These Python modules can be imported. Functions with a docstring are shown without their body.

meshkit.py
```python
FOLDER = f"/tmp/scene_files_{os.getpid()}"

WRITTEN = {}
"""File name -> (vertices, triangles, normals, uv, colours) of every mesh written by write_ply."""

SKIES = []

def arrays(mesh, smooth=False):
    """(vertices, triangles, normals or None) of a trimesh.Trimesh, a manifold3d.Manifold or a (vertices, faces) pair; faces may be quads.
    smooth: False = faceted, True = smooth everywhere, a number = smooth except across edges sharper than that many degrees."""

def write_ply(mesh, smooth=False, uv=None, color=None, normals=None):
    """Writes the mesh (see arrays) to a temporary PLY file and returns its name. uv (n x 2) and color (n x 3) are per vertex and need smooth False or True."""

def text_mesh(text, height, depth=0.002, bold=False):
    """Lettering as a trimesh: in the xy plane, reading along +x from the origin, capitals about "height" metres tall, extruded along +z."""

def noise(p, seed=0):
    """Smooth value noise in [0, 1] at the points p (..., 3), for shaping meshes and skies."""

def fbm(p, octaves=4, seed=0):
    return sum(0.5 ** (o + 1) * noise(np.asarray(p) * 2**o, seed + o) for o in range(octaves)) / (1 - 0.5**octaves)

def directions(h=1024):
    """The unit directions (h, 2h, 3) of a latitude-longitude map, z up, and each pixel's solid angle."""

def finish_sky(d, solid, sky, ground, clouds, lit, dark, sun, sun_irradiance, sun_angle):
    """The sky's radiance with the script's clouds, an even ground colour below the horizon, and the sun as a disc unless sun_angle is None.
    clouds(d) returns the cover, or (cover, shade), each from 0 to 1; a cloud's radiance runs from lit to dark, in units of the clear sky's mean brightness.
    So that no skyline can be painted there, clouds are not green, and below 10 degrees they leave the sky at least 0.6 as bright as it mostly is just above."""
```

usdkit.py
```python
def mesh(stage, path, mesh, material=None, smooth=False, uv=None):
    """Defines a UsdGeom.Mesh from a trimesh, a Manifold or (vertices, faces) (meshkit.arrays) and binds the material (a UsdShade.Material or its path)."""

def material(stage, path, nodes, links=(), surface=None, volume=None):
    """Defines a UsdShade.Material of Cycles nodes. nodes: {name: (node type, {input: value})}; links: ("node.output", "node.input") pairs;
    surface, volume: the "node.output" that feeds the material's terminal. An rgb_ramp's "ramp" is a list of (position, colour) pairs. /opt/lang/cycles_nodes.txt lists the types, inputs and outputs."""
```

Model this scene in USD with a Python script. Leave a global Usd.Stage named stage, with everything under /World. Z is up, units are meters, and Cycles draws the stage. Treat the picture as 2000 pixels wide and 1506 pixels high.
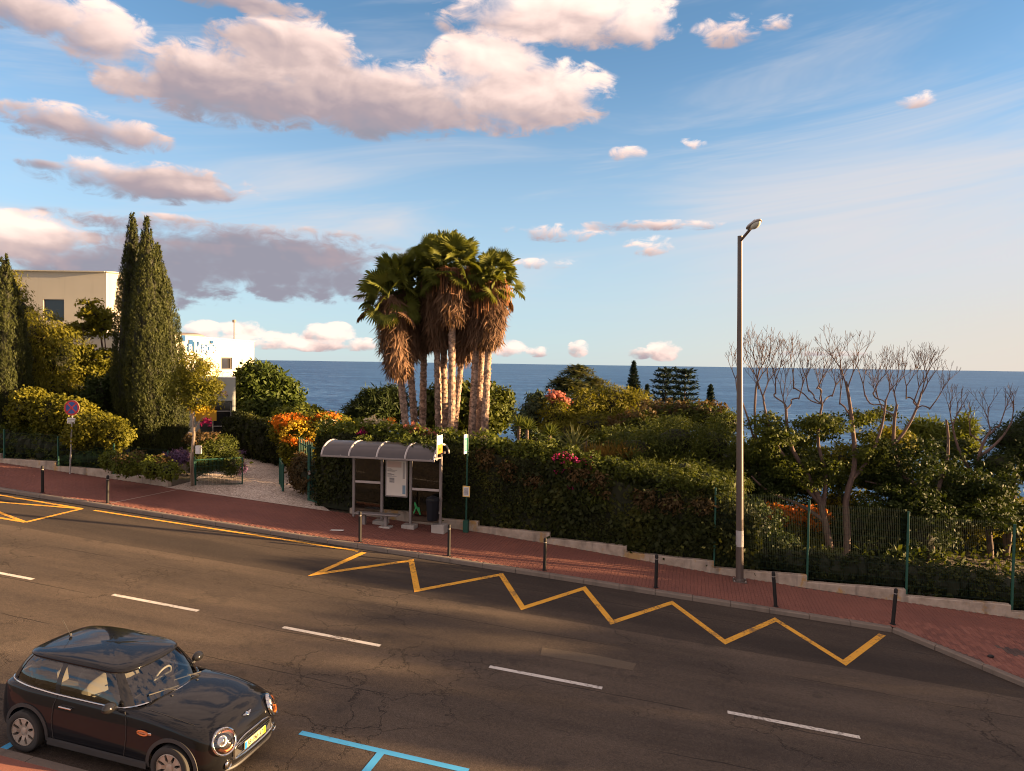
import math, random
import numpy as np, trimesh, manifold3d, usdkit, meshkit
import shapely.geometry as SG
from pxr import Usd, UsdGeom, UsdLux, UsdShade, Sdf, Gf, Vt

# ------------------------------------------------------------------ stage, camera, sky, sun, exposure
# World axes: x runs along the street (downhill to the right), y across it towards the sea, z up. Metres.
stage = Usd.Stage.CreateInMemory()
UsdGeom.SetStageUpAxis(stage, 'Z'); UsdGeom.SetStageMetersPerUnit(stage, 1.0)
UsdGeom.Xform.Define(stage, '/World'); UsdGeom.Scope.Define(stage, '/World/Looks')
CAM_H = 6.45; SLOPE = 0.0695
EXPOSURE = 2.6
SUN_AZ, SUN_EL = math.radians(79.0), math.radians(7.0)      # azimuth from +y towards +x
SUN_I = 1.25; SKY_STRENGTH = 0.05
cam = UsdGeom.Camera.Define(stage, '/World/camera')
R_ = np.array([0.9700820407382907, 0.24233240276433404, 0.014691521619556712])
U_ = np.array([-0.02166771949536141, 0.026147627576070177, 0.9994232394256267])
F_ = np.array([-0.24180848655269246, 0.9698408674326978, -0.030616134447193494])
EYE = np.array([0, 0, CAM_H])
cam.AddTransformOp().Set(Gf.Matrix4d(*R_, 0, *U_, 0, *(-F_), 0, *EYE, 1))
cam.CreateHorizontalApertureAttr(36.0); cam.CreateVerticalApertureAttr(36.0 * 771 / 1024)
cam.CreateFocalLengthAttr(36.0 * 1420 / 2000)
cam.CreateClippingRangeAttr(Gf.Vec2f(0.1, 200000.0)); cam.CreateExposureAttr(EXPOSURE)
LOOKS = '/World/Looks/'

class O(str): pass                      # the output of a node, as an input of another
class Graph:
    def __init__(s): s.n, s.l, s.k = {}, [], 0
    def __call__(s, kind, out=None, **inp):
        name = 'n%d' % s.k; s.k += 1; vals = {}
        for k, v in inp.items():
            if isinstance(v, O): s.l.append((str(v), f'{name}.{k}'))
            else: vals[k] = v
        s.n[name] = (kind, vals)
        if out is None:
            out = {'math': 'value', 'vector_math': 'vector', 'mix_color': 'result', 'noise_texture': 'fac', 'rgb_ramp': 'color', 'map_range': 'result', 'principled_bsdf': 'BSDF',
                   'bump': 'normal', 'mapping': 'vector', 'mix_closure': 'closure', 'combine_xyz': 'vector', 'voronoi_texture': 'distance', 'mix_float': 'result', 'hsv': 'color',
                   'translucent_bsdf': 'BSDF', 'diffuse_bsdf': 'BSDF', 'glossy_bsdf': 'BSDF', 'transparent_bsdf': 'BSDF', 'fresnel': 'fac', 'layer_weight': 'facing', 'wave_texture': 'fac', 'emission': 'emission',
                   'sky_texture': 'color', 'background_shader': 'background', 'white_noise_texture': 'value', 'clamp': 'result'}[kind]
        return O(f'{name}.{out}')
    def m(s, op, a, b=0.0, c=0.0, **k): return s('math', math_type=op, value1=a, value2=b, value3=c, **k)
    def vm(s, op, a, b=(0., 0., 0.), out="vector", **k): return s("vector_math", out, math_type=op, vector1=a, vector2=b, **k)
    def mix(s, f, a, b, t='mix'): return s('mix_color', blend_type=t, fac=f, a=a, b=b)
    def ramp(s, f, stops): return s('rgb_ramp', fac=f, ramp=stops)
    def rng(s, v, a, b, c=0.0, d=1.0, t='smoothstep'): return s('map_range', range_type=t, value=v, from_min=a, from_max=b, to_min=c, to_max=d, clamp=True)
    def make(s, name, surface=None, volume=None): return usdkit.material(stage, LOOKS + name, s.n, s.l, surface=surface and str(surface), volume=volume and str(volume))

def pixel_dir(px, py):
    d = F_ + (px - 1000) / 1420 * R_ - (py - 753) / 1420 * U_
    return d / np.linalg.norm(d)
def azel(px, py):
    d = pixel_dir(px, py); return math.degrees(math.atan2(d[0], d[1])), math.degrees(math.asin(d[2]))

def build_sky():
    g = Graph()
    sky = g('sky_texture', sky_type='single_scattering', sun_disc=False, sun_elevation=SUN_EL, sun_rotation=SUN_AZ, altitude=50.0, air_density=0.78, aerosol_density=0.15, ozone_density=2.0)
    sky = g('hsv', hue=0.5, saturation=SKY_SAT, value=1.0, fac=1.0, color=sky)
    d = g('texture_coordinate', 'generated')
    sp = g('separate_xyz', 'x', vector=d); nm = sp.split('.')[0]
    X, Y, Z = O(nm + '.x'), O(nm + '.y'), O(nm + '.z')
    az = g.m('degrees', g.m('arctan2', X, Y)); el = g.m('degrees', g.m('arcsine', Z))
    p = g('combine_xyz', x=az, y=el, z=0.0)
    # towards the sun the low sky turns to peach, as haze over the sea does at this hour
    sunward = g.rng(g.vm('dot_product', d, (math.sin(SUN_AZ), math.cos(SUN_AZ), 0.0), out='value'), -0.15, 0.75)
    low = g.rng(el, 0.0, 17.0, 1.0, 0.0)
    sky = g.mix(g.m('multiply', g.rng(el, 0.0, 24.0, 1.0, 0.0), 0.78), sky, PALE)
    sky = g.mix(g.m('multiply', g.m('multiply', sunward, low), 0.95), sky, PEACH)
    sky = g.mix(1.0, sky, g.mix(g.rng(el, 8.0, 40.0), (1., 1., 1.), ZENITH_TINT), 'multiply')
    sky = g.mix(1.0, sky, (.94, 1.0, 1.0), 'multiply')
    # cumulus: (centre px, radii px, brightness) seen in the photograph, given as azimuth and elevation
    blobs = CLOUDS
    def relief_noise(q, o):
        big = g('noise_texture', vector=g.vm('multiply', q, (0.22, 0.36, 1.0)), scale=1.0, detail=5.0, roughness=0.48, distortion=0.35)
        small = g('noise_texture', vector=g.vm('multiply', q, (0.62, 0.95, 1.0)), scale=1.0, detail=5.0, roughness=0.5, distortion=0.2)
        return g('mix_float', fac=g.rng(el, 8.0, 4.0, .14, 1.0), a=big, b=small)
    n1 = relief_noise(p, 0)
    n2 = g('noise_texture', vector=g.vm('multiply', p, (0.075, 0.14, 1.0)), scale=1.0, detail=3.0, roughness=0.5)
    n3 = relief_noise(g.vm('add', p, (-0.5, -0.45, 0.0)), 1)
    num = den = dens = None
    for cx, cy, rx, ry, lit, amt in blobs:
        a, e = azel(cx, cy)
        a2, _ = azel(cx + rx, cy); _, e2 = azel(cx, cy - ry)
        q = g.vm('multiply', g.vm('subtract', p, (a, e, 0.)), (1 / (a2 - a), 1 / (e2 - e), 0.))
        w = g.m('maximum', g.m('multiply', g.m('subtract', 1.2, g.vm('dot_product', q, q, out='value')), amt / 1.2), 0.0)
        h = g.m('add', g.vm('dot_product', q, (0.22, 0.85, 0.0), out='value'), lit)
        wh = g.m('multiply', w, h)
        dens = w if dens is None else g.m('maximum', dens, w)
        num = wh if num is None else g.m('add', num, wh); den = w if den is None else g.m('add', den, w)
    # the rest of the sky, out of the frame, carries the same broken cloud
    outside = g.rng(g.m('absolute', g.m('add', az, 14.0)), 42.0, 60.0)
    outside = g.m('maximum', outside, g.rng(el, 27.0, 36.0))
    other = g.m('multiply', g.rng(n2, 0.36, 0.54), g.m('multiply', outside, g.rng(el, 2.0, 10.0)))
    dens = g.m('maximum', dens, other); num = g.m('add', num, g.m('multiply', other, 0.35)); den = g.m('add', den, other)
    shade = g.m('divide', num, g.m('add', den, 0.02))
    n4 = g('noise_texture', vector=g.vm('multiply', p, (0.50, 0.95, 1.0)), scale=1.0, detail=6.0, roughness=0.6, distortion=0.6)
    a = g.m('add', dens, g.m('multiply', g.m('subtract', n1, 0.5), 1.9))
    a = g.m('add', a, g.m('multiply', g.m('subtract', n4, 0.5), g.rng(dens, 0.25, 0.9, 2.6, 0.25)))
    alpha = g.m('multiply', g.rng(a, 0.02, 0.78), g.rng(dens, 0.0, 0.2))
    relief = g.m('multiply', g.m('subtract', n1, n3), 1.7)
    shade = g.m('add', g.m('add', shade, relief), g.m('multiply', g.m('subtract', n2, 0.5), 0.9))
    col = g.ramp(g.rng(shade, -0.8, 0.95, t='linear'), CLOUD_RAMP)
    col = g.vm('scale', col, scale=CLOUD_GAIN)
    # cirrus: thin streaks that rise a little to the right
    pr = g.vm('multiply', g('vector_rotate', 'vector', rotate_type='z_axis', vector=p, center=(0., 0., 0.), axis=(0., 0., 1.), angle=math.radians(-6)), (0.03, 0.24, 1.0))
    c1 = g('noise_texture', vector=pr, scale=1.0, detail=7.0, roughness=0.6, distortion=0.9)
    c2 = g('noise_texture', vector=g.vm('multiply', p, (0.03, 0.06, 1.0)), scale=1.0, detail=2.0, roughness=0.5)
    a0, e0 = azel(1850, 430)
    qc = g.vm('multiply', g.vm('subtract', p, (a0, e0, 0.)), (1 / 24., 1 / 9., 0.))
    band = g.m('maximum', g.m('subtract', 1.0, g.vm('dot_product', qc, qc, out='value')), 0.0)
    cir = g.m('multiply', g.rng(g.m('add', g.m('add', c1, g.m('multiply', g.m('subtract', c2, 0.5), 0.5)), g.m('multiply', band, 0.30)), 0.44, 0.92), 0.9)
    cir = g.m('multiply', cir, g.m('multiply', g.rng(el, 1.5, 8.0), g.rng(el, 34.0, 20.0, 0.0, 1.0)))
    sky = g.mix(cir, sky, CIRRUS)
    sky = g.mix(alpha, sky, col)
    bg = g('background_shader', color=sky, strength=SKY_STRENGTH)
    return g.make('sky_dome', bg)
SKY_SAT = 0.98
PEACH = (2.95, 2.35, 2.02); PALE = (1.85, 2.22, 2.62); ZENITH_TINT = (.88, .98, .98); CIRRUS = (2.5, 2.42, 2.5)
CLOUD_RAMP = [(0, (.27, .265, .32)), (.25, (.36, .295, .325)), (.5, (.56, .43, .41)), (.72, (.84, .635, .57)), (1, (1.04, .83, .72))]
CLOUD_GAIN = 4.15
CLOUDS = [(470, 170, 230, 85, -.1, 1), (720, 190, 290, 85, -.05, 1), (1010, 185, 200, 85, .35, 1), (560, 90, 150, 70, .1, 1), (960, 120, 130, 65, .4, 1),
          (1080, 30, 240, 75, .55, 1), (1250, 50, 85, 50, .6, .9), (50, 15, 160, 55, .1, 1), (200, 70, 110, 75, .3, .85), (245, 160, 70, 50, .3, .7), (470, 5, 170, 25, -.3, .8),
          (120, 240, 130, 42, -.1, .8), (220, 262, 120, 38, -.2, .8), (290, 355, 210, 42, -.35, .9), (190, 330, 90, 26, .5, .8), (395, 378, 120, 24, -.1, .8), (90, 322, 60, 14, -.2, .8),
          (480, 505, 340, 66, -.95, .95), (230, 530, 300, 75, -.8, .9), (600, 548, 190, 46, -1.0, .85), (420, 450, 330, 26, -.5, .6), (50, 470, 150, 60, .5, 1),
          (395, 650, 50, 26, .65, .9), (470, 650, 50, 28, .7, .9), (440, 668, 110, 14, .5, .9), (645, 655, 55, 30, .7, .95), (550, 664, 45, 20, .65, .85), (600, 675, 130, 12, .5, .9), (700, 672, 45, 14, .6, .8),
          (990, 680, 44, 17, .7, .8), (1050, 687, 30, 11, .7, .7), (1130, 681, 22, 18, .7, .75), (1297, 684, 36, 22, .75, .9), (1250, 690, 26, 12, .2, .7),
          (1090, 455, 120, 20, .4, .42), (1250, 440, 150, 12, .1, .45), (1060, 515, 90, 12, .6, .40), (1270, 480, 55, 22, .7, .42), (1420, 60, 75, 36, .4, .50), (1225, 300, 40, 18, .5, .44), (1345, 283, 36, 14, .5, .42), (1790, 194, 46, 18, .7, .50), (1520, 45, 40, 18, .5, .44),
          (860, 665, 60, 10, .5, .5), (1600, 690, 120, 6, .2, .35), (1370, 440, 60, 10, .2, .4)]
dome = UsdLux.DomeLight.Define(stage, '/World/sky')
UsdShade.MaterialBindingAPI.Apply(dome.GetPrim()).Bind(build_sky())
dome.GetPrim().SetCustomDataByKey('kind', 'structure')
sun = UsdLux.DistantLight.Define(stage, '/World/sun')
sun.CreateNormalizeAttr(True); sun.CreateIntensityAttr(SUN_I); sun.CreateAngleAttr(0.53); sun.CreateColorAttr(Gf.Vec3f(1.0, 0.64, 0.32))
_t = np.array([math.sin(SUN_AZ) * math.cos(SUN_EL), math.cos(SUN_AZ) * math.cos(SUN_EL), math.sin(SUN_EL)])
_x = np.cross([0, 0, 1], _t); _x /= np.linalg.norm(_x); _y = np.cross(_t, _x)
sun.AddTransformOp().Set(Gf.Matrix4d(*_x, 0, *_y, 0, *_t, 0, 0, 0, 0, 1))
# ------------------------------------------------------------------ helpers
_used = {}
def numbered(parent, name):
    k = _used.get((parent, name), 0); _used[(parent, name)] = k + 1
    return f'{parent}/{name}' + (f'_{k:03d}' if k else '')
def tag(prim, label=None, cat=None, group=None, kind=None):
    p = prim.GetPrim() if hasattr(prim, 'GetPrim') else prim
    for k, v in (('label', label), ('category', cat), ('group', group), ('kind', kind)):
        if v: p.SetCustomDataByKey(k, v)
    return prim
class Thing:
    """An Xform at the thing's base; parts are given in the thing's own coordinates."""
    def __init__(s, name, label=None, cat=None, loc=(0, 0, 0), rot=None, group=None, kind=None, cls=None):
        s.path = numbered('/World', name) if cls is None else cls
        s.x = UsdGeom.Xform.Define(stage, s.path)
        if cls is None:
            M = Gf.Matrix4d(1)
            if rot is not None: r = np.asarray(rot, float); M = Gf.Matrix4d(*r[0], 0, *r[1], 0, *r[2], 0, 0, 0, 0, 1)
            M.SetTranslateOnly(Gf.Vec3d(*map(float, loc))); s.x.AddTransformOp().Set(M)
        tag(s.x, label, cat, group, kind)
    def part(s, name, mesh, mat, smooth=False, under=None, label=None, kind=None):
        path = numbered(under or s.path, name)
        m = usdkit.mesh(stage, path, mesh, mat, smooth=smooth)
        if label or kind: tag(m, label, None, None, kind)
        return path
def solo(name, mesh, mat, label=None, cat=None, group=None, kind=None, smooth=False):
    m = usdkit.mesh(stage, numbered('/World', name), mesh, mat, smooth=smooth); tag(m, label, cat, group, kind); return m
def copy_thing(src, name, label, cat, loc, rot=None, group=None):
    """One Xform per copy that references the first one with its parts."""
    p = numbered('/World', name); x = UsdGeom.Xform.Define(stage, p)
    x.GetPrim().GetReferences().AddInternalReference(src); x.GetPrim().SetInstanceable(True)
    r = np.eye(3) if rot is None else np.asarray(rot, float)
    x.MakeMatrixXform().Set(Gf.Matrix4d(*r[0], 0, *r[1], 0, *r[2], 0, *map(float, loc), 1))
    tag(x, label, cat, group); return x
def rotz(deg):                          # rows are the images of the axes (USD order)
    c, s = math.cos(math.radians(deg)), math.sin(math.radians(deg)); return np.array([[c, s, 0], [-s, c, 0], [0, 0, 1.]])
def road_z(x, h=0.0):
    x = np.asarray(x, float); return -SLOPE * (60 * np.tanh(x / 60.0) if False else np.clip(x, -75, 75)) + h
def P(x, y, h=0.0): return np.array([x, y, float(road_z(x)) + h])
class MB:
    """Collects shapes that become ONE mesh."""
    def __init__(s): s.v, s.f, s.n = [], [], 0
    def add(s, v, f):
        v = np.asarray(v, float).reshape(-1, 3); f = np.asarray(f, int)
        if f.shape[1] == 4: f = np.vstack([f[:, [0, 1, 2]], f[:, [0, 2, 3]]])
        s.v.append(v); s.f.append(f + s.n); s.n += len(v); return s
    def tm(s, t): return s.add(t.vertices, t.faces)
    def box(s, a, b, M=None, bev=0.0):
        a, b = np.minimum(a, b), np.maximum(a, b)
        if bev:
            c = np.array([[x, y, z] for x in (a[0], b[0]) for y in (a[1], b[1]) for z in (a[2], b[2])]); m = (a + b) / 2
            pts = np.vstack([c - np.sign(c - m) * np.array(d) * bev for d in ((0, 1, 1), (1, 0, 1), (1, 1, 0))])
            t = trimesh.convex.convex_hull(pts); v, f = np.array(t.vertices), np.array(t.faces)
        else:
            t = trimesh.creation.box(b - a); v, f = np.array(t.vertices) + (a + b) / 2, np.array(t.faces)
        return s.add(v if M is None else v @ np.asarray(M)[:3, :3].T + np.asarray(M)[:3, 3], f)
    def tube(s, pts, r, sides=8, cap=True):
        v, f = tube(pts, r, sides, cap); return s.add(v, f)
    def bar(s, a, b, w, h=None, upv=(0, 0, 1)):
        """A rectangular bar from a to b."""
        a, b = np.asarray(a, float), np.asarray(b, float); d = b - a; L = np.linalg.norm(d); d /= L; h = h or w
        u = np.cross(d, upv); u = u / np.linalg.norm(u) if np.linalg.norm(u) > 1e-6 else np.array([1., 0, 0]); w2 = np.cross(d, u)
        M = np.eye(4); M[:3, 0], M[:3, 1], M[:3, 2], M[:3, 3] = u, d, w2, (a + b) / 2
        return s.box((-w / 2, -L / 2, -h / 2), (w / 2, L / 2, h / 2), M)
    def mesh(s): return np.vstack(s.v), np.vstack(s.f)
def tube(pts, r, sides=8, cap=True):
    p = np.asarray(pts, float); n = len(p); t = np.gradient(p, axis=0); t /= np.linalg.norm(t, axis=1, keepdims=True) + 1e-12
    ref = np.array([0.31, 0.95, 0.05]) if abs(t[:, 2]).mean() > .8 else np.array([0., 0, 1]); a = np.cross(t, ref); a /= np.linalg.norm(a, axis=1, keepdims=True) + 1e-12
    b = np.cross(t, a); th = np.arange(sides) * 2 * np.pi / sides; r = np.broadcast_to(r, (n,))
    v = (p[:, None] + r[:, None, None] * (np.cos(th)[None, :, None] * a[:, None] + np.sin(th)[None, :, None] * b[:, None])).reshape(-1, 3)
    i, j = np.meshgrid(np.arange(n - 1), np.arange(sides), indexing='ij'); k = (j + 1) % sides
    q = np.stack([i * sides + j, i * sides + k, (i + 1) * sides + k, (i + 1) * sides + j], -1).reshape(-1, 4)
    f = np.vstack([q[:, [0, 1, 2]], q[:, [0, 2, 3]]])
    if cap:
        c0, c1 = len(v), len(v) + 1; v = np.vstack([v, p[0], p[-1]]); jj = np.arange(sides)
        f = np.vstack([f, np.stack([np.full(sides, c0), (jj + 1) % sides, jj], 1), np.stack([np.full(sides, c1), (n - 1) * sides + jj, (n - 1) * sides + (jj + 1) % sides], 1)])
    return v, f
def lathe(prof, sides=24):
    prof = np.asarray(prof, float); th = np.arange(sides) * 2 * np.pi / sides; n = len(prof)
    v = np.stack([prof[:, 0, None] * np.cos(th), prof[:, 0, None] * np.sin(th), np.broadcast_to(prof[:, 1, None], (n, sides))], -1).reshape(-1, 3)
    i, j = np.meshgrid(np.arange(n - 1), np.arange(sides), indexing='ij'); k = (j + 1) % sides
    q = np.stack([i * sides + j, i * sides + k, (i + 1) * sides + k, (i + 1) * sides + j], -1).reshape(-1, 4)
    return v, np.vstack([q[:, [0, 1, 2]], q[:, [0, 2, 3]]])
def sheet(poly, h, step=1.2, zfun=road_z):
    """A thin sheet over a polygon (x, y) that follows the street's slope, h above it, cut into strips."""
    pg = SG.Polygon(poly).buffer(0); v, f, n = [], [], 0
    x0, _, x1, _ = pg.bounds; xs = np.linspace(x0, x1, max(2, int((x1 - x0) / step) + 1))
    for a, b in zip(xs[:-1], xs[1:]):
        g = pg.intersection(SG.box(a, -1e4, b, 1e4))
        for q in getattr(g, 'geoms', [g]):
            if q.geom_type != 'Polygon' or q.area < 1e-7: continue
            vv, ff = trimesh.creation.triangulate_polygon(q, engine='earcut')
            v.append(np.column_stack([vv, zfun(vv[:, 0]) + h])); f.append(np.asarray(ff) + n); n += len(vv)
    v, f = np.vstack(v), np.vstack(f); nz = np.cross(v[f[:, 1]] - v[f[:, 0]], v[f[:, 2]] - v[f[:, 0]])[:, 2]; f[nz < 0] = f[nz < 0][:, ::-1]
    return v, f
def wide(line, w):
    return SG.LineString(line).buffer(w / 2, cap_style=2, join_style=2, mitre_limit=3)
# ------------------------------------------------------------------ materials
def plain(name, col, rough=0.6, metal=0.0, spec=0.5, vary=0.12, scale=6.0, bump=0.0, bscale=60.0, coat=0.0, dirt=None, dirt_scale=1.5, dirt_amt=0.5):
    g = Graph(); p = g('geometry', 'position')
    n = g('noise_texture', vector=p, scale=scale, detail=5.0, roughness=0.6)
    c = g.mix(n, tuple(x * (1 - vary) for x in col), tuple(min(1, x * (1 + vary)) for x in col))
    if dirt is not None:
        d = g('noise_texture', vector=g.vm('multiply', p, (1.0, 1.0, 0.35)), scale=dirt_scale, detail=6.0, roughness=0.68)
        c = g.mix(g.m('multiply', g.rng(d, 0.5, 0.72), dirt_amt), c, dirt)
    k = dict(base_color=c, metallic=metal, specular_ior_level=spec, coat_weight=coat)
    k['roughness'] = g.rng(n, 0.2, 0.8, max(0.02, rough - 0.08), min(1, rough + 0.08), t='linear')
    if bump: k['normal'] = g('bump', height=g('noise_texture', vector=p, scale=bscale, detail=4.0), strength=bump, distance=0.01)
    return g.make(name, g('principled_bsdf', **k))
def leafy(name, cols, trans=0.25, rough=0.6, patch=0.35, pscale=0.7, spec=0.16):
    """Leaves: every leaf (mesh island) has a tone of its own; a slow noise makes fresher and drier patches."""
    g = Graph(); ge = g('geometry', 'random_per_island'); pos = O(str(ge).split('.')[0] + '.position')
    n = g('noise_texture', vector=pos, scale=pscale, detail=3.0)
    t = g.m('add', g.m('multiply', ge, 1 - patch), g.m('multiply', g.rng(n, 0.3, 0.7, t='linear'), patch))
    c = g.ramp(t, cols)
    b = g('principled_bsdf', base_color=c, roughness=rough, specular_ior_level=spec)
    tr = g('translucent_bsdf', color=g.mix(1.0, c, (1.0, 0.95, 0.45), 'multiply'))
    return g.make(name, g('mix_closure', fac=trans, closure1=b, closure2=tr))
# ------------------------------------------------------------------ foliage
def leaf_cards(Pt, N, L, W, rng, fold=0.25, jit=0.8, hang=0.0, along=None):
    """One folded diamond of two triangles per point. N: the way each leaf tends to face."""
    n = len(Pt); Nn = N + jit * rng.normal(size=(n, 3)); Nn /= np.linalg.norm(Nn, axis=1, keepdims=True) + 1e-9
    a = rng.normal(size=(n, 3)) if along is None else along + 0.35 * rng.normal(size=(n, 3))
    a[:, 2] -= hang
    a -= Nn * (a * Nn).sum(1, keepdims=True); a /= np.linalg.norm(a, axis=1, keepdims=True) + 1e-9
    b = np.cross(Nn, a); s = rng.uniform(0.65, 1.3, (n, 1)); l = L * s; w = W * s * rng.uniform(.8, 1.2, (n, 1))
    m = Pt + a * l * 0.45 + Nn * w * fold
    v = np.stack([Pt, m + b * w * 0.5, Pt + a * l, m - b * w * 0.5], 1); v[:, 1] -= Nn * w * fold; v[:, 3] -= Nn * w * fold
    k = np.arange(n)[:, None] * 4
    return v.reshape(-1, 3), np.vstack([k + [[0, 1, 2]], k + [[0, 2, 3]]])
def join(*ms):
    b = MB()
    for v, f in ms: b.add(v, f)
    return b.mesh()
def clump_points(ells, nclump, per, cr, rng, shell=0.55, flat=0.75, zmin=None):
    """Leaf positions and outward normals in clumps spread through ellipsoids ((cx,cy,cz),(rx,ry,rz))."""
    vol = np.array([np.prod(e[1]) ** (2 / 3) for e in ells]); cnt = np.maximum(1, (nclump * vol / vol.sum()).astype(int)); Ps, Ns = [], []
    for (c, r), k in zip(ells, cnt):
        c, r = np.array(c, float), np.array(r, float)
        d = rng.normal(size=(k, 3)); d /= np.linalg.norm(d, axis=1, keepdims=True)
        lump = 1 + 0.22 * (meshkit.fbm(d * 1.7 + c * 0.31 + 11, 3, 3)[:, None] - 0.5) * 2
        cc = c + d * r * lump * rng.uniform(shell, 1.0, (k, 1)) ** 0.6
        q = rng.normal(size=(k, per, 3)); q /= np.linalg.norm(q, axis=2, keepdims=True) + 1e-9
        q *= rng.uniform(0.2, 1, (k, per, 1)) ** 0.5 * cr * rng.uniform(0.6, 1.35, (k, 1, 1)); q[..., 2] *= flat
        pts = cc[:, None] + q
        nn = q / (np.linalg.norm(q, axis=2, keepdims=True) + 1e-9) * 0.7 + (d / r / np.linalg.norm(d / r, axis=1, keepdims=True))[:, None] * 0.6 + np.array([0, 0, .35])
        Ps.append(pts.reshape(-1, 3)); Ns.append(nn.reshape(-1, 3))
    Ps, Ns = np.vstack(Ps), np.vstack(Ns)
    if zmin is not None: k = Ps[:, 2] > zmin; Ps, Ns = Ps[k], Ns[k]
    return Ps, Ns
def crown(ells, nclump, per, cr, L, W, seed, **k):
    rng = np.random.default_rng(seed); lk = {x: k.pop(x) for x in ('fold', 'jit', 'hang') if x in k}
    Pt, N = clump_points(ells, nclump, per, cr, rng, **k); return leaf_cards(Pt, N, L, W, rng, **lk)
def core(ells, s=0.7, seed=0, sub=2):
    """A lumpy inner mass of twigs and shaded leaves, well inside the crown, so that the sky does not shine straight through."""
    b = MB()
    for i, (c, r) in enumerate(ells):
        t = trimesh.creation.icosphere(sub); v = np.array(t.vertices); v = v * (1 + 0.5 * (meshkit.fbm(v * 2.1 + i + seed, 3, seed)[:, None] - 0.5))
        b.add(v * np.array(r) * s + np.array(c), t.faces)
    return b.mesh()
def limbs(segs, sides=7):
    b = MB()
    for pts, r0, r1 in segs:
        pts = np.asarray(pts, float); b.tube(pts, np.linspace(r0, r1, len(pts)), sides)
    return b.mesh()
def bend(a, b, rng, amt=0.12, n=6):
    """A gently curved limb from a to b."""
    a, b = np.asarray(a, float), np.asarray(b, float); t = np.linspace(0, 1, n)[:, None]; L = np.linalg.norm(b - a)
    return a + (b - a) * t + np.sin(np.pi * t) * rng.normal(size=3) * amt * L * 0.5 + np.sin(2 * np.pi * t) * rng.normal(size=3) * amt * L * 0.25
def spline(pts, n=12):
    from scipy.interpolate import PchipInterpolator
    pts = np.asarray(pts, float); u = np.r_[0, np.cumsum(np.linalg.norm(np.diff(pts, axis=0), axis=1))]; return PchipInterpolator(u, pts)(np.linspace(0, u[-1], n))
def scatter_ells(x0, x1, y0, y1, D, k, r, seed, flat=.6, dd=1.2):
    """Many small overlapping clumps over a patch of the view, each at its own distance."""
    rng = np.random.default_rng(seed); out = []
    for _ in range(k):
        q = rng.uniform(.65, 1.35) * r; out.append((tuple(at(rng.uniform(x0, x1), rng.uniform(y0, y1), D + rng.uniform(-dd, dd))), (q * rng.uniform(.9, 1.5), q, q * flat)))
    return out
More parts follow.
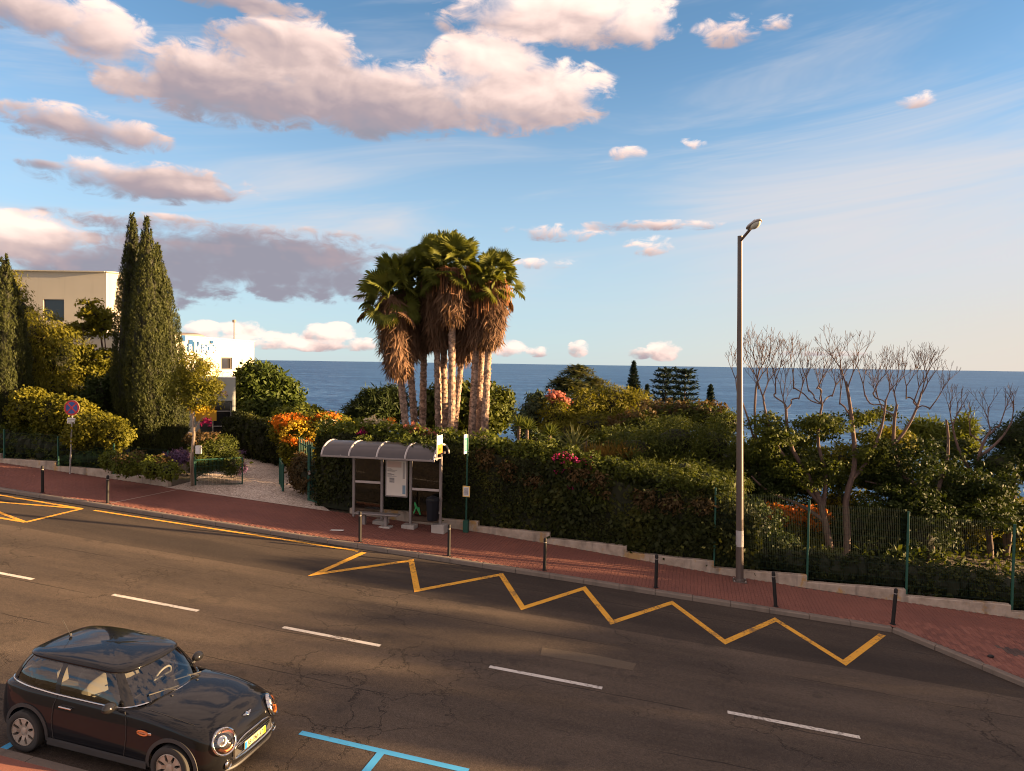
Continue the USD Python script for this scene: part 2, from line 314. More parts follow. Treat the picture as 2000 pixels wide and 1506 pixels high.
# ------------------------------------------------------------------ the setting
SEA_Z = -46.0
def ground_z(x, y):
    x, y = np.asarray(x, float), np.asarray(y, float)
    t = np.maximum(y - 33.0, 0)
    drop = np.where(t < 14, 0.016 * t * t, 0.016 * 196 + 0.448 * (t - 14) * np.where(t < 60, 1, 1))
    drop = np.minimum(drop, 60)
    return road_z(x) + np.where(y > 23.9, 0.06, -0.06) - np.where(y < 23.7, 0, drop)
def build_ground():
    xs = np.unique(np.concatenate([np.linspace(-900, -80, 20), np.linspace(-80, 60, 90), np.linspace(60, 900, 20)]))
    ys = np.unique(np.concatenate([np.linspace(-60, 23.7, 12), np.linspace(23.9, 60, 60), np.linspace(62, 200, 30)]))
    X, Y = np.meshgrid(xs, ys, indexing='ij'); Z = ground_z(X, Y)
    Z = Z + np.where(Y > 34, 0.5 * (meshkit.fbm(np.stack([X * .15, Y * .15, 0 * X], -1), 3, 5) - .5), 0)
    v = np.stack([X, Y, Z], -1).reshape(-1, 3); n = len(ys); i, j = np.meshgrid(np.arange(len(xs) - 1), np.arange(n - 1), indexing='ij')
    f = np.stack([i * n + j, (i + 1) * n + j, (i + 1) * n + j + 1, i * n + j + 1], -1).reshape(-1, 4)
    g = Graph(); p = g('geometry', 'position')
    n1 = g('noise_texture', vector=p, scale=1.3, detail=6.0, roughness=0.65); n2 = g('noise_texture', vector=p, scale=18.0, detail=4.0)
    c = g.ramp(g.m('add', g.m('multiply', n1, .6), g.m('multiply', n2, .4)), [(.3, (.035, .025, .015)), (.5, (.07, .05, .03)), (.62, (.05, .055, .02)), (.75, (.09, .075, .04))])
    m = g.make('soil', g('principled_bsdf', base_color=c, roughness=0.95, normal=g('bump', height=n2, strength=0.6, distance=0.05)))
    solo('ground', (v, f), m, kind='structure')
build_ground()
def build_sea():
    g = Graph(); p = g('geometry', 'position')
    w1 = g('noise_texture', vector=g.vm('multiply', p, (0.045, 0.060, 1.0)), scale=1.0, detail=8.0, roughness=0.68)
    w0 = g('noise_texture', vector=g.vm('multiply', p, (0.0022, 0.0065, 1.0)), scale=1.0, detail=6.0, roughness=0.62)
    c = g.ramp(g.m('add', g.m('multiply', w1, .62), g.m('multiply', w0, .38)), [(.41, (.002, .030, .105)), (.485, (.008, .060, .178)), (.54, (.026, .108, .265)), (.60, (.095, .20, .38))])
    cap = g('noise_texture', vector=g.vm('multiply', p, (0.10, 0.22, 1.0)), scale=1.0, detail=3.0, roughness=0.65)
    c = g.mix(g.m('multiply', g.rng(cap, 0.675, 0.73), 0.85), c, (.75, .75, .75))
    m = g.make('sea_water', g('principled_bsdf', base_color=c, roughness=0.36, ior=1.33, specular_ior_level=0.13, normal=g('bump', height=w1, strength=0.9, distance=2.2)))
    xs = np.array([-60000, -8000, -1500, 1500, 8000, 60000.]); ys = np.array([120, 400, 1500, 6000, 20000, 60000.])
    X, Y = np.meshgrid(xs, ys, indexing='ij'); n = len(ys); i, j = np.meshgrid(np.arange(5), np.arange(5), indexing='ij')
    solo('sea', (np.stack([X, Y, 0 * X + SEA_Z], -1).reshape(-1, 3), np.stack([i * n + j, (i + 1) * n + j, (i + 1) * n + j + 1, i * n + j + 1], -1).reshape(-1, 4)), m, kind='structure')
build_sea()
KERB = [(-75., 20.42), (5.12, 20.42), (7.35, 17.85), (45., 17.85)]           # foot of the far kerb
WALL = [(-75., 23.95), (-19.6, 23.92), (-12.0, 23.95), (-7.1, 23.95), (-4.0, 23.70), (-2.0, 23.46), (0.74, 23.12), (3.42, 23.02), (6.11, 23.05), (45., 23.4)]
def build_road():
    g = Graph(); p = g('geometry', 'position')
    sx = g('separate_xyz', 'x', vector=p); nm = str(sx).split('.')[0]; X, Y = O(nm + '.x'), O(nm + '.y')
    n1 = g('noise_texture', vector=p, scale=0.35, detail=5.0, roughness=0.6)
    n2 = g('noise_texture', vector=p, scale=55.0, detail=3.0, roughness=0.7)
    n3 = g('noise_texture', vector=g.vm('multiply', p, (0.5, 2.6, 1.0)), scale=1.0, detail=4.0, roughness=0.6)
    sp = g('voronoi_texture', vector=p, scale=38.0, feature='f1')
    wheel = g('noise_texture', vector=g.vm('multiply', p, (0.06, 0.9, 1.0)), scale=1.0, detail=3.0, roughness=0.5)
    grit = g('noise_texture', vector=p, scale=17.0, detail=3.0, roughness=0.8)
    c = g.ramp(g.m('add', g.m('multiply', n1, 0.55), g.m('multiply', n3, 0.45)), [(.3, (.064, .050, .038)), (.5, (.082, .064, .049)), (.7, (.100, .079, .061))])
    c = g.mix(g.rng(n2, 0.35, 0.75, t='linear'), g.mix(1.0, c, (.58, .58, .58), 'multiply'), g.mix(1.0, c, (1.46, 1.44, 1.42), 'multiply'))
    c = g.mix(g.m('multiply', g.rng(sp, 0.16, 0.05), g.rng(g('noise_texture', vector=p, scale=9.0), 0.56, 0.7)), c, (.30, .26, .22))
    c = g.mix(1.0, c, g.mix(g.rng(wheel, .35, .65), (.74, .74, .76), (1.16, 1.14, 1.1)), 'multiply')
    c = g.mix(1.0, c, g.mix(g.rng(grit, .3, .7, t='linear'), (.76, .75, .74), (1.24, 1.24, 1.24)), 'multiply')
    # the bus bay is newer, smoother and darker
    bay = g.rng(g.m('add', Y, g.m('multiply', n1, 0.25)), 17.45, 17.52)
    c = g.mix(bay, c, g.mix(1.0, c, (.60, .60, .62), 'multiply'))
    # cracks
    wob = g('noise_texture', 'color', vector=p, scale=2.2, detail=5.0, roughness=0.65)
    q = g.vm('add', g.vm('multiply', p, (1.0, 1.0, 0.0)), g.vm('scale', wob, scale=0.75))
    e1 = g('voronoi_texture', vector=q, scale=0.75, feature='distance_to_edge'); e2 = g('voronoi_texture', vector=q, scale=2.1, feature='distance_to_edge')
    k1 = g('noise_texture', vector=p, scale=0.21, detail=2.0); k2 = g('noise_texture', vector=g.vm('add', p, (7., 3., 0.)), scale=0.33, detail=3.0)
    cr = g.m('multiply', g.rng(e1, 0.011, 0.003), g.rng(k1, 0.50, 0.60))
    cr = g.m('maximum', cr, g.m('multiply', g.rng(e2, 0.020, 0.005), g.rng(k2, 0.57, 0.66)))
    cr = g.m('multiply', cr, g.m('subtract', 1.0, g.m('multiply', bay, 0.85)))
    for y0 in (13.90, 12.2, 16.3, 19.2):            # joints between paving runs
        d = g.m('absolute', g.m('subtract', g.m('add', Y, g.m('multiply', g.m('subtract', n3, 0.5), 0.22)), y0))
        cr = g.m('maximum', cr, g.m('multiply', g.rng(d, 0.016, 0.006), g.rng(g('noise_texture', vector=g.vm('add', p, (y0, 0., 0.)), scale=0.28, detail=3.0), 0.44, 0.52)))
    c = g.mix(g.m('multiply', cr, 0.80), c, (.018, .015, .012))
    stain = g('noise_texture', vector=p, scale=0.9, detail=4.0, roughness=0.7)
    c = g.mix(g.m('multiply', g.rng(stain, 0.57, 0.70), 0.55), c, (.035, .028, .023))
    h = g.m('subtract', g.m('multiply', n2, 0.5), g.m('multiply', cr, 0.9))
    m = g.make('asphalt', g('principled_bsdf', base_color=c, roughness=0.9, specular_ior_level=0.25, normal=g('bump', height=h, strength=0.8, distance=0.012)))
    poly = [(-75, 8.2)] + KERB + [(45, 8.2)]
    solo('road', sheet(poly, 0.0), m, kind='structure')
    g = Graph(); p = g('geometry', 'position'); n2 = g('noise_texture', vector=p, scale=55.0, detail=3.0, roughness=0.7)
    c = g.ramp(n2, [(.3, (.085, .066, .047)), (.7, (.145, .115, .083))])
    m = g.make('asphalt_patch', g('principled_bsdf', base_color=c, roughness=0.95, specular_ior_level=.2, normal=g('bump', height=n2, strength=0.7, distance=0.01)))
    solo('road_patch', sheet([(-3.05, 15.08), (-1.1, 15.18), (-1.05, 15.55), (-2.0, 15.62), (-3.1, 15.5)], 0.0035), m, kind='structure')
build_road()
def paint(name, col, wear=0.5, seed=0.0):
    g = Graph(); p = g('geometry', 'position')
    n = g('noise_texture', vector=g.vm('add', p, (seed, 0., 0.)), scale=14.0, detail=6.0, roughness=0.75); n0 = g('noise_texture', vector=g.vm('add', p, (0., seed, 0.)), scale=1.4, detail=3.0)
    a = g.rng(g.m('add', g.m('multiply', n, 0.7), g.m('multiply', n0, 0.3)), wear - 0.02, wear + 0.08)
    c = g.mix(n0, col, tuple(x * .82 for x in col))
    c = g.mix(g.m('multiply', a, 0.8), c, (.075, .058, .045))
    return g.make(name, g('principled_bsdf', base_color=c, roughness=0.75, specular_ior_level=.3))
M_YELLOW = paint('yellow_paint', (.72, .36, .035), 0.525); M_WHITE = paint('white_paint', (.62, .58, .52), 0.53, 3.0); M_BLUE = paint('blue_paint', (.075, .40, .72), 0.575, 9.0)
ZIG = [(-9.55, 20.12), (-9.78, 17.62), (-8.0, 20.05), (-6.88, 17.68), (-5.25, 20.08), (-4.05, 17.71), (-2.83, 20.04), (-1.81, 17.76), (-.43, 20.0), (.86, 17.72), (2.22, 19.96), (3.47, 17.68), (4.82, 20.12)]
solo('zigzag_marking', sheet(wide(ZIG, 0.165).exterior.coords if wide(ZIG, .165).geom_type == 'Polygon' else ZIG, 0.004), M_YELLOW, 'yellow zigzag line painted on the dark asphalt of the bus bay', 'road marking')
solo('kerb_line', sheet([(-19.3, 19.97), (-9.75, 20.09), (-9.75, 20.21), (-19.3, 20.09)], 0.004), M_YELLOW, 'straight yellow line along the foot of the kerb, left of the zigzag', 'road marking')
def mline(pts, w):
    return SG.LineString(pts).buffer(w / 2, cap_style=2, join_style=2)
bx = SG.MultiLineString([[(-30, 20.12), (-19.75, 20.0)], [(-19.75, 20.0), (-19.72, 17.85)], [(-19.72, 17.85), (-22.0, 18.55), (-24, 17.7), (-26, 20.0)], [(-19.75, 20.0), (-22.4, 19.32), (-26.0, 18.35)], [(-19.72, 17.85), (-30, 17.85)]]).buffer(0.065, cap_style=2, join_style=2)
def multi(geom, h):
    b = MB()
    for q in getattr(geom, 'geoms', [geom]):
        xs0, _, xs1, _ = q.bounds; st = np.linspace(xs0, xs1, max(2, int((xs1 - xs0) / 1.2) + 1))
        for a, c in zip(st[:-1], st[1:]):
            w = q.intersection(SG.box(a, -99, c, 99))
            for r in getattr(w, 'geoms', [w]):
                if r.geom_type == 'Polygon' and r.area > 1e-7:
                    vv, ff = trimesh.creation.triangulate_polygon(r, engine='earcut'); v = np.column_stack([vv, road_z(vv[:, 0]) + h]); ff = np.asarray(ff)
                    nz = np.cross(v[ff[:, 1]] - v[ff[:, 0]], v[ff[:, 2]] - v[ff[:, 0]])[:, 2]; ff[nz < 0] = ff[nz < 0][:, ::-1]; b.add(v, ff)
    return b.mesh()
solo('bay_marking', multi(bx, 0.004), M_YELLOW, 'yellow bay outline with crossed lines on the road at far left', 'road marking')
for k, x0 in enumerate([-17.65, -13.05, -8.6, -3.9, .76, 5.4, 10.0]):
    lab = ['short white lane dash at the left edge of the road, partly cut off', 'white lane dash on the road straight above the roof of the car', 'white lane dash below the left end of the yellow zigzag', 'white lane dash just below the pale asphalt patch', 'white lane dash nearest the right corner of the road', 'white lane dash further downhill', 'white lane dash furthest downhill'][k]
    if k < 5: solo('lane_dash', sheet([(x0, 14.03), (x0 + 2.3, 14.03), (x0 + 2.3, 14.15), (x0, 14.15)], 0.004), M_WHITE, lab, 'road marking', 'white dashes of the centre line')
solo('parking_marking', multi(SG.MultiLineString([[(-6.05, 10.44), (-3.2, 10.44)], [(-4.62, 10.4), (-4.62, 8.3)]]).buffer(0.062, cap_style=2, join_style=2), 0.004), M_BLUE, 'bright blue T shaped parking bay line in front of the car', 'road marking')
solo('parking_marking', multi(SG.MultiLineString([[(-10.9, 10.44), (-9.6, 10.44)], [(-9.72, 10.4), (-9.72, 8.3)]]).buffer(0.062, cap_style=2, join_style=2), 0.004), M_BLUE, 'blue parking bay line beneath the back of the car', 'road marking')

# kerb, pavement, cobbled path
M_KERB = plain('kerb_stone', (.145, .115, .092), 0.9, vary=0.22, scale=9.0, bump=0.4, bscale=70, dirt=(.06, .05, .04), dirt_amt=.6)
def build_kerb():
    k = Thing('kerb', kind='structure'); rng = np.random.default_rng(4)
    for a, b in zip(KERB[:-1], KERB[1:]):
        a, b = np.array(a), np.array(b); d = b - a; L = np.linalg.norm(d); d /= L; nrm = np.array([-d[1], d[0]])
        if a[0] < -40: a = a + d * (-34 - a[0]); L = (b - a) @ d
        if b[0] > 20: L = 8
        n = max(1, round(L / 1.0)); w = L / n
        for i in range(n):
            p0, p1 = a + d * (i * w + .006), a + d * ((i + 1) * w - .006); j = rng.uniform(-.006, .006)
            q = [p0 + nrm * j, p1 + nrm * j, p1 + nrm * .17, p0 + nrm * .17]; lo = [P(x, y, -.15) for x, y in q]; hi = [P(x, y, .122 + rng.uniform(-.004, .004)) for x, y in q]
            hi[0][:2] += nrm * .03; hi[1][:2] += nrm * .03                      # battered face
            mid = [hi[0] - [nrm[0] * .028, nrm[1] * .028, .028], hi[1] - [nrm[0] * .028, nrm[1] * .028, .028]]
            v = np.array(lo + [mid[0], mid[1]] + hi); f = [[0, 1, 5, 4], [4, 5, 7, 6], [6, 7, 8, 9], [2, 3, 9, 8], [0, 4, 6, 6], [0, 6, 9, 3], [1, 2, 8, 7], [1, 7, 5, 5]]
            k.part('kerb_stone', (v, f), M_KERB)
build_kerb()
PAVE = [(-60., 20.58), (5.2, 20.58), (7.5, 18.0), (30., 18.0), (30., 23.28)] + [p for p in WALL[::-1] if -60 < p[0] < 30] + [(-60., 23.93)]
def build_pavement():
    g = Graph(); ge = g('geometry', 'random_per_island'); pos = O(str(ge).split('.')[0] + '.position'); r = g.m('fraction', g.m('add', ge, g('object_info', 'random')))
    n1 = g('noise_texture', vector=pos, scale=0.8, detail=5.0, roughness=.6); n2 = g('noise_texture', vector=pos, scale=60.0, detail=3.0)
    c = g.ramp(g.m('add', g.m('multiply', r, 0.45), g.m('multiply', n1, 0.55)), [(.2, (.13, .052, .040)), (.45, (.185, .072, .052)), (.7, (.225, .092, .066)), (.9, (.255, .12, .088))])
    c = g.mix(g.m('multiply', g.rng(n2, .55, .75), .35), c, (.10, .06, .05))
    m = g.make('red_brick', g('principled_bsdf', base_color=c, roughness=.88, specular_ior_level=.3, normal=g('bump', height=n2, strength=.5, distance=.004)))
    g = Graph(); ge = g('geometry', 'random_per_island'); c = g.ramp(g.m('fraction', g.m('add', ge, g('object_info', 'random'))), [(0, (.045, .026, .022)), (1, (.085, .05, .04))])
    md = g.make('dark_brick', g('principled_bsdf', base_color=c, roughness=.9))
    bed = plain('paving_sand', (.085, .05, .04), .95, vary=.3, scale=12.)
    t = Thing('pavement', kind='structure'); t.part('sand_bed', sheet(PAVE, 0.108), bed)
    rng = np.random.default_rng(2); poly = SG.Polygon(PAVE).buffer(-0.045); dark = SG.Polygon([(7.25, 20.35), (9.6, 20.2), (9.6, 19.5), (7.7, 19.75)])
    import shapely
    nx = np.arange(-31, 13.0, .104); ny = np.arange(18, 24.2, .204); X, Y = np.meshgrid(nx, ny, indexing='ij'); Y = Y + (np.arange(len(nx)) % 2)[:, None] * .102
    pts = np.column_stack([X.ravel(), Y.ravel()]); pts = pts[shapely.contains_xy(poly, pts[:, 0], pts[:, 1])]
    isd = shapely.contains_xy(dark, pts[:, 0], pts[:, 1])
    def brick(p):
        hx, hy, b = .0492, .0995, .0045; z = .120 + rng.uniform(-.0022, .0022); tx, ty = rng.uniform(-.03, .03, 2); v = []
        for s, zz in ((0, .100), (0, z - b), (b, z)):
            for ax, ay in ((-1, -1), (1, -1), (1, 1), (-1, 1)):
                x, y = p[0] + ax * (hx - s), p[1] + ay * (hy - s); v.append([x, y, float(road_z(x)) + zz + (tx * (x - p[0]) + ty * (y - p[1]) * .5 if zz > .1 else 0)])
        f = [[i, (i + 1) % 4, (i + 1) % 4 + 4, i + 4] for i in range(4)] + [[i + 4, (i + 1) % 4 + 4, (i + 1) % 4 + 8, i + 8] for i in range(4)] + [[8, 9, 10, 11]]
        return v, f
    d3 = np.column_stack([pts, road_z(pts[:, 0]) + .12]) - EYE; zc = d3 @ F_; px = 1000 + 1420 * (d3 @ R_) / zc; py = 753 - 1420 * (d3 @ U_) / zc
    vis = (px > 0) & (px < 2000) & (py < 1506); order = np.argsort(np.where(vis, zc, 1e9)); near = set(order[:300].tolist()); b, bd = MB(), MB()
    for i, p in enumerate(pts):
        v, f = brick(p)
        if i in near: t.part('brick', (v, f), md if isd[i] else m)
        else: (bd if isd[i] else b).add(v, f)
    t.part('brick_field', b.mesh(), m, kind='stuff'); t.part('dark_brick_field', bd.mesh(), md, kind='stuff')
    t.part('joint_strip', sheet(wide([(-19.25, 20.7), (-19.0, 23.8)], .06).exterior.coords, .126), plain('pale_stone', (.34, .24, .19), .9))
    near_pave = sheet([(-60, 7.1), (45, 7.1), (45, 8.12), (-60, 8.12)], .12); n = Thing('near_pavement', kind='structure'); n.part('paving', near_pave, m)
    k = MB()
    for i in range(24):
        x = -20 + i; k.box((x + .006, 8.12, 0), (x + .994, 8.26, .01))
    v, f = k.mesh(); v[:, 2] = road_z(v[:, 0]) + np.where(v[:, 2] > .005, .124, -.1); n.part('kerb_stone_row', (v, f), M_KERB, kind='stuff')
build_pavement()
def build_path():
    g = Graph(); p = g('geometry', 'position')
    wv = g.vm('add', g.vm('multiply', p, (1., 1., 0.)), g.vm('scale', g('noise_texture', 'color', vector=p, scale=1.2, detail=2.0), scale=.25))
    e = g('voronoi_texture', vector=wv, scale=9.5, feature='distance_to_edge', randomness=.75); cl = g('voronoi_texture', 'color', vector=wv, scale=9.5, feature='f1', randomness=.75)
    s = g('separate_color', 'r', color=cl); n1 = g('noise_texture', vector=p, scale=1.0, detail=4.0)
    c = g.ramp(g.m('add', g.m('multiply', s, .55), g.m('multiply', n1, .45)), [(.2, (.40, .32, .255)), (.5, (.56, .46, .375)), (.8, (.68, .58, .48))])
    k = g.rng(e, .04, .11); c = g.mix(k, (.26, .20, .155), c)
    m = g.make('cobbles', g('principled_bsdf', base_color=c, roughness=.8, normal=g('bump', height=k, strength=.35, distance=.01)))
    zf = lambda x: road_z(x)
    poly = [(-19.5, 23.82), (-12.65, 23.82), (-13.9, 25.0), (-15.6, 26.6), (-17.5, 29), (-18.6, 31.3), (-20.5, 33.4), (-24, 36.2), (-31, 37.2), (-31, 36.0), (-26.5, 35.0), (-22.9, 32.6), (-20.8, 30), (-20.3, 27), (-19.6, 25.2)]
    v, f = sheet(poly, .125); solo('path', (v, f), m, kind='structure')
    solo('path_edge', sheet([(-19.6, 23.76), (-12.7, 23.76), (-12.7, 23.87), (-19.6, 23.87)], .131), plain('edge_stone', (.46, .38, .31), .85), kind='structure')
build_path()
# ------------------------------------------------------------------ street furniture, walls, fences, buildings
def at(px, py, depth):
    """The point of the place that lies at this depth (metres along the view axis) behind a point of the photograph."""
    return EYE + depth * (F_ + (px - 1000) / 1420 * R_ - (py - 753) / 1420 * U_)
M_BLACK = plain('black_metal', (.014, .013, .013), .6, vary=.3, scale=20., spec=.2)
M_GREYP = plain('grey_paint', (.17, .145, .135), .5, vary=.12, dirt=(.10, .085, .075), dirt_amt=.4)
M_STEEL = plain('galvanised', (.34, .31, .29), .45, metal=.35, vary=.15)
M_GREEN = plain('green_paint', (.012, .056, .038), .5, vary=.2, spec=.3)
M_GREENW = plain('green_wire', (.006, .022, .015), .6, spec=.2)
M_DARK = plain('dark_plastic', (.008, .009, .012), .6, spec=.15)
M_CONC = plain('concrete', (.30, .27, .24), .92, vary=.2, bump=.3, dirt=(.12, .10, .085))
M_WHITE_M = plain('white_sheet', (.62, .60, .56), .5, vary=.06)
def glass(name, tint=(.75, .75, .75), refl=(1, 1, 1), rough=0.03, base=0.0):
    g = Graph(); fr = g('fresnel', IOR=1.5)
    f = g.m('add', g.m('multiply', fr, 1 - base), base)
    return g.make(name, g('mix_closure', fac=f, closure1=g('transparent_bsdf', color=tint), closure2=g('glossy_bsdf', color=refl, roughness=rough)))
M_PANE = glass('pane', (.55, .53, .50), base=.0)
def wall_y(x): return float(np.interp(x, [p[0] for p in WALL], [p[1] for p in WALL]))
def build_walls():
    g = Graph(); p = g('geometry', 'position'); n = g('noise_texture', vector=p, scale=3.0, detail=6.0, roughness=.65); n2 = g('noise_texture', vector=p, scale=40.0, detail=3.0)
    c = g.ramp(n, [(.3, (.20, .155, .115)), (.55, (.31, .25, .195)), (.75, (.37, .31, .245))])
    c = g.mix(g.m('multiply', g.rng(g('noise_texture', vector=g.vm('multiply', p, (1.3, 1.3, .8)), scale=1.0, detail=5.0, roughness=.7), .55, .64), .75), c, (.30, .165, .035))
    c = g.mix(g.m('multiply', g.rng(g('noise_texture', vector=g.vm('multiply', p, (3., 3., .6)), scale=1.0, detail=5.0), .54, .7), .6), c, (.07, .055, .045))
    m = g.make('wall_plaster', g('principled_bsdf', base_color=c, roughness=.92, normal=g('bump', height=n2, strength=.5, distance=.01)))
    rng = np.random.default_rng(8)
    def run(name, xs, label):
        t = Thing(name, label, 'wall')
        for a, b in zip(xs[:-1], xs[1:]):
            top = float(road_z(b)) + .12 + .35; mb = MB(); n = max(2, int((b - a) / .45))
            X = np.linspace(a, b, n + 1); bev = .018; v = []
            for x in X:
                y = wall_y(x); w = .22; tz = top + rng.uniform(-.008, .008); bz = float(road_z(x)) - .05
                v += [[x, y, bz], [x, y + rng.uniform(0, .012), tz - bev], [x, y + bev + .005, tz], [x, y + w - bev, tz], [x, y + w, tz - bev], [x, y + w, bz]]
            f = [[6 * i + j, 6 * (i + 1) + j, 6 * (i + 1) + j + 1, 6 * i + j + 1] for i in range(n) for j in range(5)]
            f += [[0, 1, 4, 5], [1, 2, 3, 4]]; e = 6 * n; f += [[e + 5, e + 4, e + 1, e], [e + 4, e + 3, e + 2, e + 1]]
            mb.add(v, f); t.part('wall_block', mb.mesh(), m)
    run('low_wall', [-41.2, -38.5, -35.8, -33.1, -30.4, -27.7, -24.95, -22.25, -19.62], 'stepped low plaster wall at left under the green mesh fence, with a traffic sign before it')
    run('low_wall', [-11.95, -9.55, -7.12, -4.55, -1.97, .74, 3.42, 6.11, 8.81, 11.5, 14.2, 16.9, 19.6, 22.3], 'long stepped low plaster wall with ochre stains under the hedge and right hand fence')
build_walls()
def wire_panel(a, b, z0, z1, dv=.05, dh=.2, r=.0026):
    a, b = np.asarray(a, float), np.asarray(b, float); L = np.linalg.norm(b - a); mb = MB()
    for s in np.linspace(0, 1, int(L / dv) + 1)[1:-1]: q = a + (b - a) * s; mb.tube([[q[0], q[1], z0], [q[0], q[1], z1 + .02]], r, 4, False)
    for z in np.arange(z0 + .04, z1 + .01, dh): mb.tube([[*a[:2], z], [*b[:2], z]], r * 1.15, 4, False)
    return mb.mesh()
def build_fences():
    def run(xs, y, h, base, label):
        t = Thing('mesh_fence', label, 'fence')
        for i, x in enumerate(xs):
            z = float(road_z(x)) + .12; yy = y(x); m = MB().box((x - .03, yy - .03, z + .05), (x + .03, yy + .03, float(road_z(x)) + h), bev=.006)
            t.part('post', m.mesh(), M_GREEN); c = t.part('post_cap', MB().box((x - .034, yy - .034, float(road_z(x)) + h), (x + .034, yy + .034, float(road_z(x)) + h + .03), bev=.012).mesh(), M_GREEN)
            if i + 1 < len(xs):
                x2 = xs[i + 1]; top = float(road_z(x2)) + h + .08; t.part('wire_panel', wire_panel((x + .04, yy), (x2 - .04, y(x2)), float(road_z(x2)) + .49, top), M_GREENW)
    run([-38.4, -35.7, -33.0, -30.3, -27.6, -24.87, -22.18, -19.67], lambda x: wall_y(x) + .09, 1.47, .4, 'low green wire mesh fence on the stepped wall at left, ending beside the gate')
    run([.75, 3.46, 6.19, 8.93, 11.6, 14.3, 17.0, 19.7], lambda x: wall_y(x) + .27, 2.69, .4, 'tall green wire mesh fence behind the low wall at right, trees leaning over it')
    # the small gate leaf of bars, left of the path
    a, b = P(-19.06, 24.7), P(-17.75, 25.98); z0, z1 = a[2] + .06, a[2] + 1.13
    t = Thing('mesh_gate', 'low green mesh gate leaf standing open at the left side of the cobbled path', 'gate')
    t.part('post', MB().box((a[0] - .045, a[1] - .045, a[2]), (a[0] + .045, a[1] + .045, z1 + .12), bev=.01).mesh(), M_GREEN)
    f = MB(); d = (b - a); d[2] = 0; d /= np.linalg.norm(d); s = a + d * .07; e = np.array([b[0], b[1], a[2]])
    for z in (z0, z1): f.bar([s[0], s[1], z], [e[0], e[1], z], .035)
    for q in (s, e): f.bar([q[0], q[1], z0 - (.12 if q is e else 0)], [q[0], q[1], z1], .035)
    t.part('frame', f.mesh(), M_GREEN); t.part('wire_panel', wire_panel(s, e, z0, z1, .05, .25, .005), M_GREEN)
    # solid leaf at the right side
    a, b = at(545, 934, 26.3), at(565, 944, 25.4); a = P(-16.6, 26.9, .12); b = P(-15.75, 25.75, .12); t = Thing('bar_gate', 'dark green barred gate leaf folded back at the right side of the cobbled path', 'gate')
    f = MB(); z0, z1 = .08, 1.02
    for z in (z0, z1): f.bar(a + [0, 0, z], b + [0, 0, z], .05)
    for q in (a, b): f.bar(q, q + [0, 0, 1.1], .06)
    t.part('frame', f.mesh(), M_GREEN)
    for k in range(1, 11): q = a + (b - a) * k / 11; t.part('bar', MB().bar(q + [0, 0, z0], q + [0, 0, z1], .04, .018).mesh(), M_GREEN)
    # palisade further in
    t = Thing('palisade', 'short run of tall green slats in front of the orange flowering bush', 'fence'); a, b = P(-15.9, 27.2, .1), P(-14.75, 26.2, .1)
    for k in range(8): q = a + (b - a) * k / 7; t.part('slat', MB().bar(q, q + [0, 0, 2.05], .06, .02, (0.6, .8, 0)).mesh(), M_GREEN)
    for z in (.4, 1.8): t.part('rail', MB().bar(a + [0, .03, z], b + [0, .03, z], .04).mesh(), M_GREEN)
    # tall door by the shelter
    a, b = P(-14.12, 24.9, .06), P(-13.25, 24.4, .06); z = [0, 0, 1.0]; t = Thing('tall_gate', 'tall green framed gate with a metal handle, left of the bus shelter', 'gate')
    for q in (a, b): t.part('post', MB().bar(q, q + [0, 0, 2.2], .09).mesh(), M_GREEN)
    for h in (.12, 2.12): t.part('rail', MB().bar(a + [0, 0, h], b + [0, 0, h], .06).mesh(), M_GREEN)
    t.part('wire_panel', wire_panel(a, b, a[2] + .14, a[2] + 2.1, .05, .25, .004), M_GREEN)
    d = (b - a) / np.linalg.norm(b - a); o = np.array([-d[1], d[0], 0]) * -1; h = MB().box((-.03, -.02, -.08), (.03, .02, .08), np.block([[np.column_stack([d, o, [0, 0, 1]]), (a + d * .1 + o * .05 + [0, 0, 1.15])[:, None]], [0, 0, 0, 1]])); h.bar(a + d * .1 + o * .09 + [0, 0, 1.15], a + d * .24 + o * .09 + [0, 0, 1.15], .025)
    t.part('handle', h.mesh(), M_STEEL)
    x, y = -21.0, 32.5; solo('marker_post', MB().tube([P(x, y, .1), P(x, y, .72)], .03, 8).mesh(), M_WHITE_M, 'thin white marker post at the far bend of the cobbled path', 'post')
build_fences()
